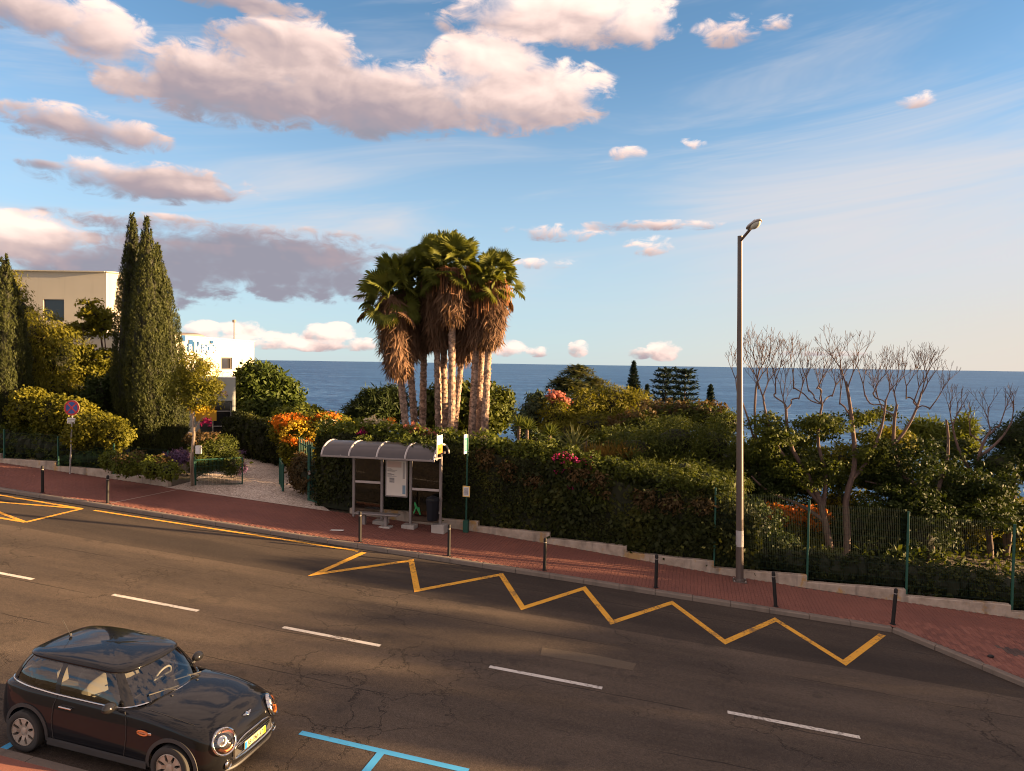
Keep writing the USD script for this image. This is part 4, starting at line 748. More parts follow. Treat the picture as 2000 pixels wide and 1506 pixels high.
# ------------------------------------------------------------------ the small black car
def build_car():
    T = Thing('parked_car', 'small black car with round headlights and chrome trim parked in the blue bay', 'car')
    g = Graph(); n = g('noise_texture', vector=g('geometry', 'position'), scale=2.5, detail=5.0, roughness=.7)
    M_BODY = g.make('car_paint', g('principled_bsdf', base_color=(.006, .006, .007), roughness=g.rng(n, .3, .7, .16, .26, t='linear'), specular_ior_level=.05, coat_weight=.62, coat_roughness=.035, normal=g('bump', height=g('noise_texture', vector=g('geometry', 'position'), scale=3.0, detail=2.0), strength=.06, distance=.02)))
    M_CHROME = plain('chrome', (.62, .60, .57), .12, metal=1.0, vary=.03); M_TRIM = plain('black_trim', (.022, .021, .021), .6); M_GLOSSB = plain('gloss_black', (.010, .010, .011), .10, spec=.5)
    M_TYRE = plain('tyre', (.018, .017, .016), .85, vary=.3); M_RIM = plain('wheel_silver', (.36, .31, .26), .4, metal=.5, dirt=(.12, .08, .05), dirt_amt=.5); M_GLASS = glass('car_glass', (.72, .74, .72), base=.05)
    M_SEAT = plain('seat_cloth', (.11, .098, .080), .9); M_CABIN = plain('cabin_dark', (.035, .032, .03), .8); M_LENS = glass('lamp_lens', (.92, .92, .92), base=.05); M_REFL = plain('reflector', (.60, .56, .52), .18, metal=.9); M_ORANGE = plain('indicator', (.62, .16, .03), .25); M_RED = plain('tail_red', (.45, .015, .015), .2)
    # sections: x, half width, bottom, shoulder height, centre height of the upper surface
    S = np.array([[-.66, .50, .36, .66, .72], [-.64, .62, .30, .78, .84], [-.58, .715, .24, .87, .93], [-.48, .785, .21, .905, .965], [-.30, .83, .19, .925, .97], [0.0, .858, .18, .93, .965], [.5, .855, .17, .925, .95], [1.0, .850, .17, .915, .94], [1.5, .848, .17, .905, .945],
                  [1.85, .855, .17, .90, .975], [2.05, .862, .17, .895, .968], [2.3, .866, .17, .875, .95], [2.6, .858, .18, .835, .918], [2.82, .838, .19, .79, .890], [2.96, .805, .195, .75, .850], [3.05, .755, .20, .71, .805], [3.11, .70, .205, .672, .755], [3.155, .64, .21, .635, .705], [3.19, .55, .22, .59, .645], [3.215, .42, .25, .54, .58]])
    from scipy.interpolate import PchipInterpolator
    f = [PchipInterpolator(S[:, 0], S[:, k]) for k in range(1, 5)]
    xs = np.unique(np.concatenate([np.linspace(-.66, -.3, 14), np.linspace(-.3, 2.6, 50), np.linspace(2.6, 3.215, 30)]))
    def section(x):
        w, zb, zs, zt = [float(q(x)) for q in f]; h = zs - zb; cr = zt - zs
        prof = [(0, zb), (.55 * w, zb), (.86 * w, zb + .01), (.955 * w, zb + .06), (.985 * w, zb + .16 * h + .04), (1.0 * w, zb + .38 * h), (1.0 * w, zb + .55 * h), (.99 * w, zb + .75 * h), (.965 * w, zs - .05 * h - .01), (.93 * w, zs - .002), (.88 * w, zs + .22 * cr), (.78 * w, zs + .48 * cr), (.6 * w, zs + .74 * cr), (.4 * w, zs + .90 * cr), (.2 * w, zs + .975 * cr), (0, zt)]
        pr = np.array(prof); t = np.linspace(0, 1, len(pr)); tt = np.linspace(0, 1, 40); pr = np.column_stack([PchipInterpolator(t, pr[:, 0])(tt), PchipInterpolator(t, pr[:, 1])(tt)])
        ring = np.vstack([pr, pr[-2:0:-1] * [-1, 1]]); return np.column_stack([np.full(len(ring), x), ring])
    rings = [section(x) for x in xs]; n = len(rings[0]); v = np.vstack(rings); F = []
    for i in range(len(xs) - 1):
        for j in range(n): k = (j + 1) % n; F += [[i * n + j, (i + 1) * n + j, (i + 1) * n + k], [i * n + j, (i + 1) * n + k, i * n + k]]
    def surf_x(y, z, lo_=2.3):
        a_, b_ = lo_, 3.215
        for _ in range(18):
            m_ = (a_ + b_) / 2; pr = section(m_)[:40, 1:]; zz = pr[:, 1]; yt = np.interp(z, np.maximum.accumulate(zz[1:]), pr[1:, 0]) if z >= zz[0] else 0; inside = (z >= zz[0]) and (z <= pr[-1, 1]) and abs(y) <= yt
            a_, b_ = (m_, b_) if inside else (a_, m_)
        return a_
    c0, c1 = len(v), len(v) + 1; v = np.vstack([v, rings[0].mean(0) + [-.008, 0, 0], rings[-1].mean(0) + [.006, 0, 0]])
    for j in range(n): k = (j + 1) % n; F += [[c0, j, k], [c1, (len(xs) - 1) * n + k, (len(xs) - 1) * n + j]]
    tmh = trimesh.Trimesh(v, np.array(F), process=False); trimesh.repair.fix_normals(tmh)
    mk = lambda q: manifold3d.Manifold(manifold3d.Mesh(np.array(q.vertices, np.float32), np.array(q.faces, np.uint32)))
    body = mk(tmh)
    def cyl(x, y, r, h, z=.305):
        c = trimesh.creation.cylinder(r, h, sections=48); c.apply_transform(trimesh.transformations.rotation_matrix(np.pi / 2, [1, 0, 0])); c.apply_translation((x, y, z)); return mk(c)
    for x in (0, 2.495):
        for s in (-1, 1): body -= cyl(x, s * .80, .352, .36)
    # hollow for the cabin
    cab = trimesh.creation.box((2.0, 1.36, .62)); cab.apply_translation((.85, 0, .80)); body -= mk(cab)
    body -= mk((lambda b: (b.apply_translation((3.2, 0, .52)), b)[-1])(trimesh.creation.box((.12, .02, .02)))) if False else manifold3d.Manifold()
    T.part('body', body, M_BODY, smooth=32)
    # greenhouse: lines of the glass, bottom and top, as half outlines (x, y) from the middle of the windscreen to the middle of the rear window
    lo = np.array([[1.93, 0], [1.90, .30], [1.82, .52], [1.66, .695], [1.50, .755], [1.1, .785], [.52, .795], [.44, .795], [0, .775], [-.30, .725], [-.48, .63], [-.56, .45], [-.60, 0]])
    hi = np.array([[1.50, 0], [1.48, .28], [1.43, .44], [1.33, .555], [1.22, .595], [.95, .615], [.50, .625], [.42, .625], [.08, .61], [-.16, .57], [-.28, .48], [-.33, .34], [-.35, 0]])
    zlo = np.array([.972, .962, .948, .925, .915, .92, .925, .926, .935, .945, .945, .94, .94]); zhi = np.array([1.350, 1.346, 1.338, 1.328, 1.328, 1.338, 1.342, 1.342, 1.335, 1.322, 1.316, 1.313, 1.313])
    t = np.arange(len(lo)); tt = np.linspace(0, len(lo) - 1, 97); I = lambda a: PchipInterpolator(t, a)(tt)
    Lo = np.column_stack([I(lo[:, 0]), I(lo[:, 1]), I(zlo)]); Hi = np.column_stack([I(hi[:, 0]), I(hi[:, 1]), I(zhi)]); K = 7
    def strip(a, b, s, u0=0.0, u1=1.0, off=0.0, th=.006):
        ii = np.where((tt >= a - 1e-6) & (tt <= b + 1e-6))[0]; g_ = np.linspace(u0, u1, K); rows = []
        for u in g_:
            bulge = .035 * 4 * u * (1 - u); p = Lo[ii] * (1 - u) + Hi[ii] * u
            nn = np.column_stack([np.gradient(Lo[ii, 1]), -np.gradient(Lo[ii, 0]), np.full(len(ii), 0.)]); nn /= np.linalg.norm(nn, axis=1, keepdims=True) + 1e-9; p = p + (-nn if nn[:, 1].mean() < 0 else nn) * 0 + np.column_stack([p[:, 0] - .6, p[:, 1], 0 * p[:, 0]]) / (np.linalg.norm(np.column_stack([(p[:, 0] - .6) , p[:, 1]]), axis=1, keepdims=True) + 1e-6) * (bulge + off); rows.append(p)
        G = np.array(rows); m = len(ii); vv = G.reshape(-1, 3) * [1, s, 1]; ff = []
        for i in range(K - 1):
            for j in range(m - 1): ff.append([i * m + j, i * m + j + 1, (i + 1) * m + j + 1, (i + 1) * m + j])
        ff = np.array(ff); c0 = vv[ff].mean(1); nn = np.cross(vv[ff[:, 1]] - vv[ff[:, 0]], vv[ff[:, 2]] - vv[ff[:, 0]]); out = ((c0 - [.6, 0, .75]) * nn).sum() > 0; return vv, (ff if out else ff[:, ::-1])
    def both(a, b, **k):
        va, fa = strip(a, b, 1, **k); vb, fb = strip(a, b, -1, **k); m = MB(); m.add(va, fa); m.add(vb, fb); return m.mesh()
    T.part('windscreen', both(0, 2.75), M_GLASS, smooth=True)
    T.part('rear_window', both(10.1, 12), M_GLASS, smooth=True)
    for s in (-1, 1):
        T.part('door_window', strip(3.75, 6.0, s), M_GLASS, smooth=True); T.part('quarter_window', strip(7.0, 9.2, s), M_GLASS, smooth=True)
        T.part('windscreen_pillar', strip(2.75, 3.75, s, off=.004), M_GLOSSB, smooth=True); T.part('middle_pillar', strip(6.0, 7.0, s, off=.002), M_GLOSSB, smooth=True); T.part('rear_pillar', strip(9.2, 10.1, s, off=.002), M_GLOSSB, smooth=True)
        a, b = np.where(tt >= 2.0)[0][0], np.where(tt <= 11.2)[0][-1]; T.part('chrome_belt', tube(Lo[a:b + 1] * [1, s, 1] + [0, s * .012, -.004], .011, 8), M_CHROME, smooth=40)
    front = np.vstack([Lo[tt <= 2.05][::-1] * [1, 1, 1], (Lo[tt <= 2.05] * [1, -1, 1])[1:]]) + [.02, 0, -.006]; T.part('chrome_cowl', tube(front, .011, 8), M_CHROME, smooth=40)
    # roof
    ro = np.vstack([Hi, (Hi * [1, -1, 1])[-2:0:-1]]); ctr = np.array([.58, 0, 0]); rws = []
    for s_, dz in ((1.03, -.030), (1.045, -.012), (1.04, .006), (1.01, .022), (.95, .035), (.84, .047), (.68, .058), (.5, .066), (.3, .071), (.12, .072)):
        q = (ro - ctr) * [s_, s_, 1] + ctr; q[:, 2] = ro[:, 2] * min(1, s_) ** 0 + dz; q[:, 2] = q[:, 2] * min(1, s_ ** .0) if True else q[:, 2]; q[:, 2] = ro[:, 2] + dz + (ro[:, 2].mean() + .008 - ro[:, 2]) * max(0, 1 - s_); rws.append(q)
    G = np.array(rws); m = len(ro); vv = G.reshape(-1, 3); ff = [[i * m + j, i * m + (j + 1) % m, (i + 1) * m + (j + 1) % m, (i + 1) * m + j] for i in range(len(rws) - 1) for j in range(m)]; ff = np.array(ff); ff = np.vstack([ff[:, [0, 1, 2]], ff[:, [0, 2, 3]]]); vv = np.vstack([vv, [.45, 0, G[-1][:, 2].mean()]]); ff = np.vstack([ff, [[(len(rws) - 1) * m + j, (len(rws) - 1) * m + (j + 1) % m, len(vv) - 1] for j in range(m)]])
    T.part('roof', (vv, ff), M_BODY, smooth=45); T.part('roof_edge', tube(np.vstack([Hi[tt <= 9], [Hi[tt <= 9][-1]]])[:-1] * [1, -1, 1] * [1.0, 1.035, 1] + [.012, 0, -.034], .009, 6), M_TRIM); T.part('roof_edge', tube(Hi[tt <= 9] * [1, 1.035, 1] + [.012, 0, -.034], .009, 6), M_TRIM)
    T.part('aerial', MB().tube([[-.12, 0, 1.385], [-.14, 0, 1.42]], .022, 8).tube([[-.14, 0, 1.41], [-.30, 0, 1.62]], .0035, 5).mesh(), M_TRIM)
    # cabin
    T.part('cabin_floor', MB().box((-.12, -.66, .50), (1.82, .66, .53)).mesh(), M_CABIN); T.part('dashboard', MB().box((1.42, -.67, .62), (1.86, .67, .90), bev=.06).mesh(), M_CABIN)
    def seat(x, y, w=.48):
        v, f = MB().box((x - .25, y - w / 2, .55), (x + .25, y + w / 2, .72), bev=.06).mesh(); a = MB().add(v, f); Mr = trimesh.transformations.rotation_matrix(math.radians(-14), [0, 1, 0], [x - .22, y, .7]); a.box((x - .30, y - w / 2, .66), (x - .16, y + w / 2, 1.16), Mr, bev=.055); return a.mesh()
    for y in (-.34, .34):
        st = T.part('front_seat', seat(.95, y), M_SEAT); Mr = np.eye(4); Mr[:3, 3] = [.58, y, 1.21]; T.part('headrest', MB().box((-.05, -.12, -.09), (.05, .12, .09), Mr, bev=.035).mesh(), M_SEAT, under=st)
    T.part('rear_seat', seat(.10, 0, 1.2), M_SEAT)
    ang = np.linspace(0, 2 * np.pi, 25); wc = np.array([1.32, .34, .86]); ring = np.column_stack([wc[0] - .06 * np.sin(ang) * -1, wc[1] + .18 * np.cos(ang), wc[2] + .17 * np.sin(ang)]); sw = MB().tube(ring, .017, 8, False); [sw.bar(wc, wc + [.06 * math.sin(a), .16 * math.cos(a), .16 * math.sin(a)], .03) for a in (0, math.pi, -math.pi / 2)]; T.part('steering_wheel', sw.mesh(), plain('wheel_grey', (.20, .19, .17), .6))
    T.part('rear_mirror', MB().box((1.18, -.11, 1.25), (1.21, .11, 1.32), bev=.012).mesh(), M_TRIM)
    # wheels
    def wheel(x, s):
        W = T.part('wheel', (lambda q: (q[0] @ np.array([[1, 0, 0], [0, 0, 1], [0, -s, 0]]) .T * [1, 1, 1] + [x, s * .835, .302], q[1]))(lathe([(.20, -.05), (.205, .0), (.10, .01), (0, .012)], 36)), M_CABIN)
        L = np.array([[1, 0, 0], [0, 0, 1], [0, -1, 0]]).T if False else None
        def put(v): v = np.asarray(v); return np.column_stack([v[:, 0], s * v[:, 2], v[:, 1]]) + [x, s * .74, .302]
        ty = lathe([(.205, 0), (.215, -.005), (.27, -.002), (.295, .012), (.302, .04), (.302, .13), (.295, .157), (.268, .17), (.225, .165), (.205, .15)], 40); T.part('tyre', (put(ty[0]), ty[1] if s < 0 else ty[1][:, ::-1]), M_TYRE, smooth=45, under=W)
        ri = lathe([(.206, .02), (.205, .155), (.195, .160), (.190, .150), (.185, .08)], 40); T.part('rim', (put(ri[0]), ri[1]), M_RIM, smooth=45, under=W)
        for k in range(8):
            a = k * np.pi / 4; d = np.array([np.cos(a), np.sin(a)]); e = np.array([-d[1], d[0]]); pr = [(.045, .030), (.12, .026), (.165, .05), (.192, .062)]; vv = []
            for r, w in pr:
                for q in (-1, 1): vv.append([*(d * r + e * w * q), .152 - .02 * (r < .1)])
            vv = np.array(vv); bk_ = vv.copy(); bk_[:, 2] -= .03; vv = np.vstack([vv, bk_]); ff = []
            for i in range(3): ff += [[2 * i, 2 * i + 1, 2 * i + 3, 2 * i + 2], [2 * i, 2 * i + 2, 2 * i + 10, 2 * i + 8], [2 * i + 1, 2 * i + 9, 2 * i + 11, 2 * i + 3]]
            T.part('spoke', (put(vv), np.array(ff)), M_RIM, under=W)
        hb = lathe([(.06, .12), (.06, .138), (.035, .146), (0, .147)], 20); T.part('hub_cap', (put(hb[0]), hb[1]), M_RIM, smooth=40, under=W)
        # arch lining in dark plastic
        th = np.linspace(math.radians(-14), math.radians(194), 40); arc = lambda r, y: np.column_stack([x + r * np.cos(th), np.full(40, 0.) + y, .305 + r * np.sin(th)])
        def ysurf(xx, zz):
            w, zb, zs, zt = [float(q(min(max(xx, -.66), 3.2))) for q in f]; u = (zz - zb) / (zs - zb); return w * float(np.interp(u, [0, .1, .2, .4, .6, .8, 1.0], [.93, .97, .99, 1.0, 1.0, .985, .94]))
        A, B = arc(.352, 0), arc(.405, 0)
        for Q in (A, B):
            for q in Q: q[1] = s * (ysurf(q[0], q[2]) + .012)
        C = A.copy(); C[:, 1] -= s * .05; D = B.copy(); D[:, 1] -= s * .03
        vv = np.vstack([C, A, B, D]); ff = [[r * 40 + i, r * 40 + i + 1, (r + 1) * 40 + i + 1, (r + 1) * 40 + i] for r in range(3) for i in range(39)]; T.part('wheel_arch', (vv, np.array(ff)), M_TRIM, smooth=40)
    for x in (0, 2.495):
        for s in (-1, 1): wheel(x, s)
    for s in (-1, 1):
        sl = MB()
        xx = np.linspace(.40, 2.10, 10); sl.add(np.vstack([np.column_stack([xx, np.full(10, s * y), np.full(10, z)]) for y, z in ((.80, .17), (.862, .19), (.868, .27), (.845, .285))]), [[r * 10 + i, r * 10 + i + 1, (r + 1) * 10 + i + 1, (r + 1) * 10 + i] for r in range(3) for i in range(9)]); T.part('sill_trim', sl.mesh(), M_TRIM)
        # door: shut lines and handle
        T.part('door_seam', MB().tube([[.50, s * .858, .30], [.46, s * .866, .55], [.47, s * .855, .78], [.50, s * .815, .915]], .004, 5).mesh(), M_CABIN); T.part('door_seam', MB().tube([[1.72, s * .858, .30], [1.74, s * .864, .55], [1.72, s * .852, .78], [1.66, s * .81, .90]], .004, 5).mesh(), M_CABIN)
        T.part('door_handle', MB().box((.58, s * .845, .775), (.80, s * .885, .80), bev=.008).mesh(), M_CHROME)
        mm = T.part('door_mirror', (lambda t_: (np.array(t_.vertices) * [.085, .115, .075] * np.where(np.array(t_.vertices)[:, :1] < -.3, [[.6, 1, 1]], [[1, 1, 1]]) + [1.50, s * .94, .985], t_.faces))(trimesh.creation.icosphere(3)), M_GLOSSB, smooth=50); T.part('mirror_foot', MB().bar([1.50, s * .80, .925], [1.50, s * .90, .95], .05, .04).mesh(), M_CHROME if s < 0 else M_TRIM, under=mm)
        # side repeater in its ring
        ang = np.linspace(0, 2 * np.pi, 25); rr = np.column_stack([2.02 + .085 * np.cos(ang), np.full(25, s * .875), .70 + .030 * np.sin(ang)]); T.part('side_repeater', tube(rr, .010, 6), M_ORANGE); T.part('side_scuttle', MB().box((1.95, s * .855, .682), (2.16, s * .873, .718), bev=.006).mesh(), M_CHROME)
        # headlight
        nrm = np.array([.82, s * .42, .40]); nrm /= np.linalg.norm(nrm); ux = np.cross([0, 0, 1.], nrm); ux /= np.linalg.norm(ux); uy = np.cross(nrm, ux); R3 = np.column_stack([ux * 1.24, uy * 1.26, nrm]); c = np.array([surf_x(.585, .665) - .012, s * .585, .665])
        pt = lambda prof, n_=36: (lambda q: (q[0] @ R3.T + c, q[1]))(lathe(prof, n_))
        h = T.part('headlight', pt([(.0, -.05), (.08, -.045), (.125, .0), (.13, .02)]), M_REFL, smooth=40)
        T.part('chrome_ring', pt([(.128, -.05), (.152, -.02), (.150, .012), (.138, .026), (.126, .018)]), M_CHROME, smooth=40, under=h)
        T.part('lens', pt([(.130, .015), (.10, .042), (.06, .054), (0, .06)]), M_LENS, smooth=True, under=h)
        T.part('projector', (lambda q: (q[0] @ R3.T * 1.0 + c - ux * s * -.035 + uy * .02, q[1]))(lathe([(.058, -.03), (.060, .022), (.045, .020), (.02, .034), (0, .036)], 24)), M_CHROME, smooth=40, under=h)
        a2 = np.linspace(math.radians(215), math.radians(325), 12); T.part('indicator', tube(np.array([c + ux * .115 * np.cos(a) + uy * .12 * np.sin(a) + nrm * .022 for a in a2]), .017, 6), M_ORANGE, under=h)
        fl = T.part('fog_lamp', (lambda q: (q[0] @ np.column_stack([[0, 1, 0], [0, 0, 1], [1, s * .25, 0]]).T + [surf_x(.55, .34) - .005, s * .55, .34], q[1]))(lathe([(.0, .03), (.04, .028), (.052, .02), (.06, .028), (.066, .0)], 24)), M_CHROME, smooth=40)
        T.part('tail_light', MB().box((-.635, s * .60 - .06, .62), (-.555, s * .60 + .075, .86), bev=.03).mesh(), M_RED)
    T.part('side_scoop', MB().box((-.60, -.75, .55), (-.50, -.70, .6)).mesh(), M_TRIM) if False else None
    # grille
    def xf(y, z): return surf_x(y, min(z, .60))
    gz = lambda y, top: (.605 - .10 * (y / .5) ** 4) if top else (.335 + .05 * (abs(y) / .5) ** 3)
    yy = np.concatenate([np.linspace(-.47, .47, 25)]); up = [[xf(y, gz(y, 1)) + .012, y, gz(y, 1)] for y in yy]; dn = [[xf(y, gz(y, 0)) + .012, y, gz(y, 0)] for y in yy[::-1]]
    loop = np.array(up + dn + [up[0]]); gr = T.part('grille', (lambda: (np.vstack([[[xf(y, gz(y, 1)) + .004, y, gz(y, 1)] for y in yy], [[xf(y, gz(y, 0)) + .004, y, gz(y, 0)] for y in yy]]), np.array([[i, i + 1, 25 + i + 1, 25 + i] for i in range(24)])))(), M_TRIM); T.part('chrome_surround', tube(loop, .017, 8, False), M_CHROME, smooth=40, under=gr)
    for z in (.575, .545, .515): T.part('grille_bar', tube([[xf(y, z) + .012, y, z] for y in np.linspace(-.40, .40, 15)], .008, 6), M_CHROME if z < .55 else M_GLOSSB, under=gr)
    T.part('lower_grille', MB().tube([[xf(y, .38) + .01, y, .385] for y in np.linspace(-.40, .40, 15)], .012, 6).mesh(), M_CHROME, under=gr)
    T.part('bumper_lip', tube([[xf(y, .25) + .005 - .12 * (abs(y) / .7) ** 6, y, .245] for y in np.linspace(-.66, .66, 21)], .03, 8), M_TRIM, smooth=40)
    for k, z in enumerate((.43, .455)): T.part('plate_mount', MB().box((xf(.26, z) - .0, -.25, .42), (xf(.26, z) + .022, .25, .50)).mesh(), M_TRIM) if k == 0 else None
    px0 = surf_x(.26, .46) + .035; pl = T.part('number_plate', MB().box((px0 - .012, -.26, .405), (px0, .26, .515), bev=.004).mesh(), plain('plate_yellow', (.66, .56, .24), .4)); T.part('blue_strip', MB().box((px0 - .002, -.258, .408), (px0 + .003, -.205, .512)).mesh(), plain('plate_blue', (.02, .16, .48), .4), under=pl); T.part('yellow_strip', MB().box((px0 - .002, .205, .408), (px0 + .003, .258, .512)).mesh(), plain('plate_gold', (.70, .45, .02), .4), under=pl)
    tx = meshkit.text_mesh('88-PM-97', .072, .003, bold=True); b = tx.bounds; w = b[1, 0] - b[0, 0]; v = np.array(tx.vertices); v = np.column_stack([px0 + .0005 + v[:, 2], (v[:, 0] - b[0, 0]) / w * .39 - .195, .424 + v[:, 1]]); T.part('plate_lettering', (v, tx.faces), M_CABIN, under=pl)
    # bonnet: emblem with wings, shut line, washers, wipers
    zt = lambda x: float(f[3](x)); e = MB(); ec = np.array([3.09, 0, zt(3.09) + .014]); d = np.array([.62, 0, -.5]); d /= np.linalg.norm(d); nn = np.array([.5, 0, .62]); nn /= np.linalg.norm(nn); Q = np.column_stack([[0, 1, 0], -d, nn]); q = lathe([(.022, 0), (.030, .004), (.034, .006), (.030, .009), (.020, .006), (0, .005)], 20); e.add(q[0] @ Q.T + ec, q[1])
    for s in (-1, 1):
        for k in range(3): e.bar(ec + Q @ np.array([s * .034, .014 - k * .011, .005]), ec + Q @ np.array([s * (.098 - .018 * k), .014 - k * .011, .005]), .0085, .004, nn)
    T.part('bonnet_emblem', e.mesh(), M_CHROME, smooth=40)
    for y in (-.28, .28):
        T.part('washer_jet', MB().box((1.98, y - .015, zt(1.98) - .02), (2.02, y + .015, zt(2.0) + .008), bev=.005).mesh(), M_TRIM)
    for y0, y1 in ((.50, .02), (-.02, -.50)): T.part('wiper', MB().bar([1.90, y0, .985], [1.80, y1 - .02, 1.045], .018, .014).bar([1.94, y0 - .1, .98], [1.83, (y0 + y1) / 2, 1.03], .014, .012).mesh(), M_TRIM)
    # bonnet shut line
    for s in (-1, 1): T.part('bonnet_seam', tube([[x, s * float(f[0](x)) * .80, float(f[2](x)) + (float(f[3](x)) - float(f[2](x))) * .47] for x in np.linspace(1.95, 2.70, 14)], .003, 5), M_CABIN)
    # stand it on the slope, parallel to the kerb
    ax = np.array([1, 0, -SLOPE]); ax /= np.linalg.norm(ax); ax = rotz(-0.6) .T @ ax if False else ax; up = np.array([SLOPE, 0, 1.]); up /= np.linalg.norm(up); ay = np.cross(up, ax); c = CAR
    T.x.ClearXformOpOrder(); T.x.MakeMatrixXform().Set(Gf.Matrix4d(*ax, 0, *ay, 0, *up, 0, c[0], c[1], float(road_z(c[0])), 1))
CAR = (-9.42, 9.34)
build_car()
# ------------------------------------------------------------------ plants
def gz(p): return float(ground_z(p[0], p[1]))
L_HEDGE = leafy('hedge_leaf', [(0, (.015, .020, .005)), (.4, (.033, .040, .008)), (.62, (.064, .066, .012)), (.8, (.090, .052, .016)), (1, (.115, .040, .022))], .22, patch=.62, pscale=.9)
L_LIGHT = leafy('climber_leaf', [(0, (.07, .09, .014)), (.4, (.13, .15, .020)), (.75, (.22, .20, .028)), (1, (.32, .25, .06))], .35)
L_GOLD = leafy('golden_leaf', [(0, (.09, .095, .010)), (.4, (.17, .155, .013)), (.75, (.27, .21, .016)), (1, (.36, .235, .026))], .38)
L_OLIVE = leafy('olive_leaf', [(0, (.045, .060, .010)), (.5, (.095, .110, .014)), (.85, (.16, .150, .020)), (1, (.21, .15, .035))], .32)
L_DARK = leafy('dark_leaf', [(0, (.020, .032, .007)), (.5, (.042, .060, .011)), (.85, (.075, .090, .016)), (1, (.12, .11, .022))], .25)
L_MANGO = leafy('broad_leaf', [(0, (.030, .048, .008)), (.5, (.068, .092, .011)), (.85, (.15, .150, .014)), (1, (.24, .20, .02))], .28)
L_CYP = leafy('cypress_leaf', [(0, (.024, .030, .007)), (.5, (.052, .060, .012)), (.85, (.085, .085, .016)), (.95, (.11, .085, .022)), (1, (.15, .075, .03))], .12, pscale=1.6)
L_BLUE = leafy('blue_green_leaf', [(0, (.050, .075, .040)), (.6, (.105, .135, .070)), (1, (.19, .20, .085))], .3)
L_ORANGE = leafy('orange_flower', [(0, (.52, .13, .012)), (.5, (.62, .22, .015)), (1, (.60, .34, .03))], .3)
L_YELLOW = leafy('yellow_flower', [(0, (.42, .28, .02)), (1, (.60, .42, .03))], .3)
L_PINK = leafy('pink_flower', [(0, (.38, .12, .09)), (1, (.52, .24, .17))], .3)
L_MAGENTA = leafy('magenta_flower', [(0, (.26, .010, .085)), (1, (.48, .03, .19))], .3)
L_CREAM = leafy('cream_flower', [(0, (.48, .40, .26)), (1, (.62, .55, .42))], .3)
L_PURPLE = leafy('purple_flower', [(0, (.09, .05, .11)), (1, (.19, .11, .19))], .2)
L_RUST = leafy('rusty_leaf', [(0, (.06, .045, .018)), (.5, (.13, .075, .03)), (1, (.24, .12, .06))], .3)
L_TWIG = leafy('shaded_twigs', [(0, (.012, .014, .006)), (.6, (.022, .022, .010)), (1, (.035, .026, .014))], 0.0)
L_PALM = leafy('palm_leaf', [(0, (.070, .085, .016)), (.5, (.155, .170, .030)), (.85, (.28, .25, .045)), (1, (.42, .32, .07))], .4, patch=.6, pscale=.9)
L_DEAD = leafy('dead_frond', [(0, (.11, .062, .036)), (.5, (.22, .130, .078)), (.85, (.32, .20, .12)), (1, (.42, .29, .18))], .22, rough=.7, patch=.5)
L_NORF = leafy('pine_leaf', [(0, (.012, .024, .014)), (.6, (.022, .038, .022)), (1, (.045, .06, .028))], .05)
L_AGAVE = leafy('sword_leaf', [(0, (.11, .12, .04)), (.6, (.20, .19, .07)), (1, (.32, .28, .12))], .2)
L_GRASS = leafy('dry_grass', [(0, (.20, .12, .025)), (1, (.40, .26, .06))], .35)
def bark(name, a, b, sc=6.0):
    g = Graph(); p = g('geometry', 'position'); n = g('noise_texture', vector=g.vm('multiply', p, (1., 1., .35)), scale=sc * 3, detail=6., roughness=.7)
    return g.make(name, g('principled_bsdf', base_color=g.ramp(n, [(.3, a), (.7, b)]), roughness=.9, normal=g('bump', height=n, strength=.7, distance=.02)))
B_BROWN = bark('brown_bark', (.055, .035, .026), (.14, .095, .070)); B_PALE = bark('pale_bark', (.17, .125, .09), (.34, .27, .20)); B_RED = bark('reddish_bark', (.050, .030, .024), (.135, .085, .066))
def plant(name, label, cat, ells, leaf, n, per, cr, L, W, seed, trunk=None, bark_=None, group=None, flowers=(), corefrac=.66, **k):
    """ells in world coordinates: [((x,y,z),(rx,ry,rz)), ...]."""
    c0 = np.mean([e[0] for e in ells], axis=0); t = Thing(name, label, cat, group=group)
    if trunk is not None:
        for i, sg in enumerate(trunk): t.part('trunk' if i == 0 else 'limb', limbs([sg]), bark_ or B_BROWN, smooth=60)
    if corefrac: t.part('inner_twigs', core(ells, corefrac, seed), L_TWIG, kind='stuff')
    t.part('foliage', crown(ells, n, per, cr, L, W, seed, **k), leaf)
    for fm, fn, fells, fL in flowers:
        t.part('flowers', crown(fells, fn, 9, .16, fL, fL * .8, seed + 77, shell=.8), fm, kind='stuff')
    return t
def E(px, py, D, rx, ry, rz): return (tuple(at(px, py, D)), (rx, ry, rz))
def Epx(px, py, D, wpx, hpx, depth=None):
    s = D / 1420; return (tuple(at(px, py, D)), (wpx * s, (depth or wpx * s), hpx * s))
def on_ground(px, D):
    p = at(px, 800, D); p[2] = gz(p); return p

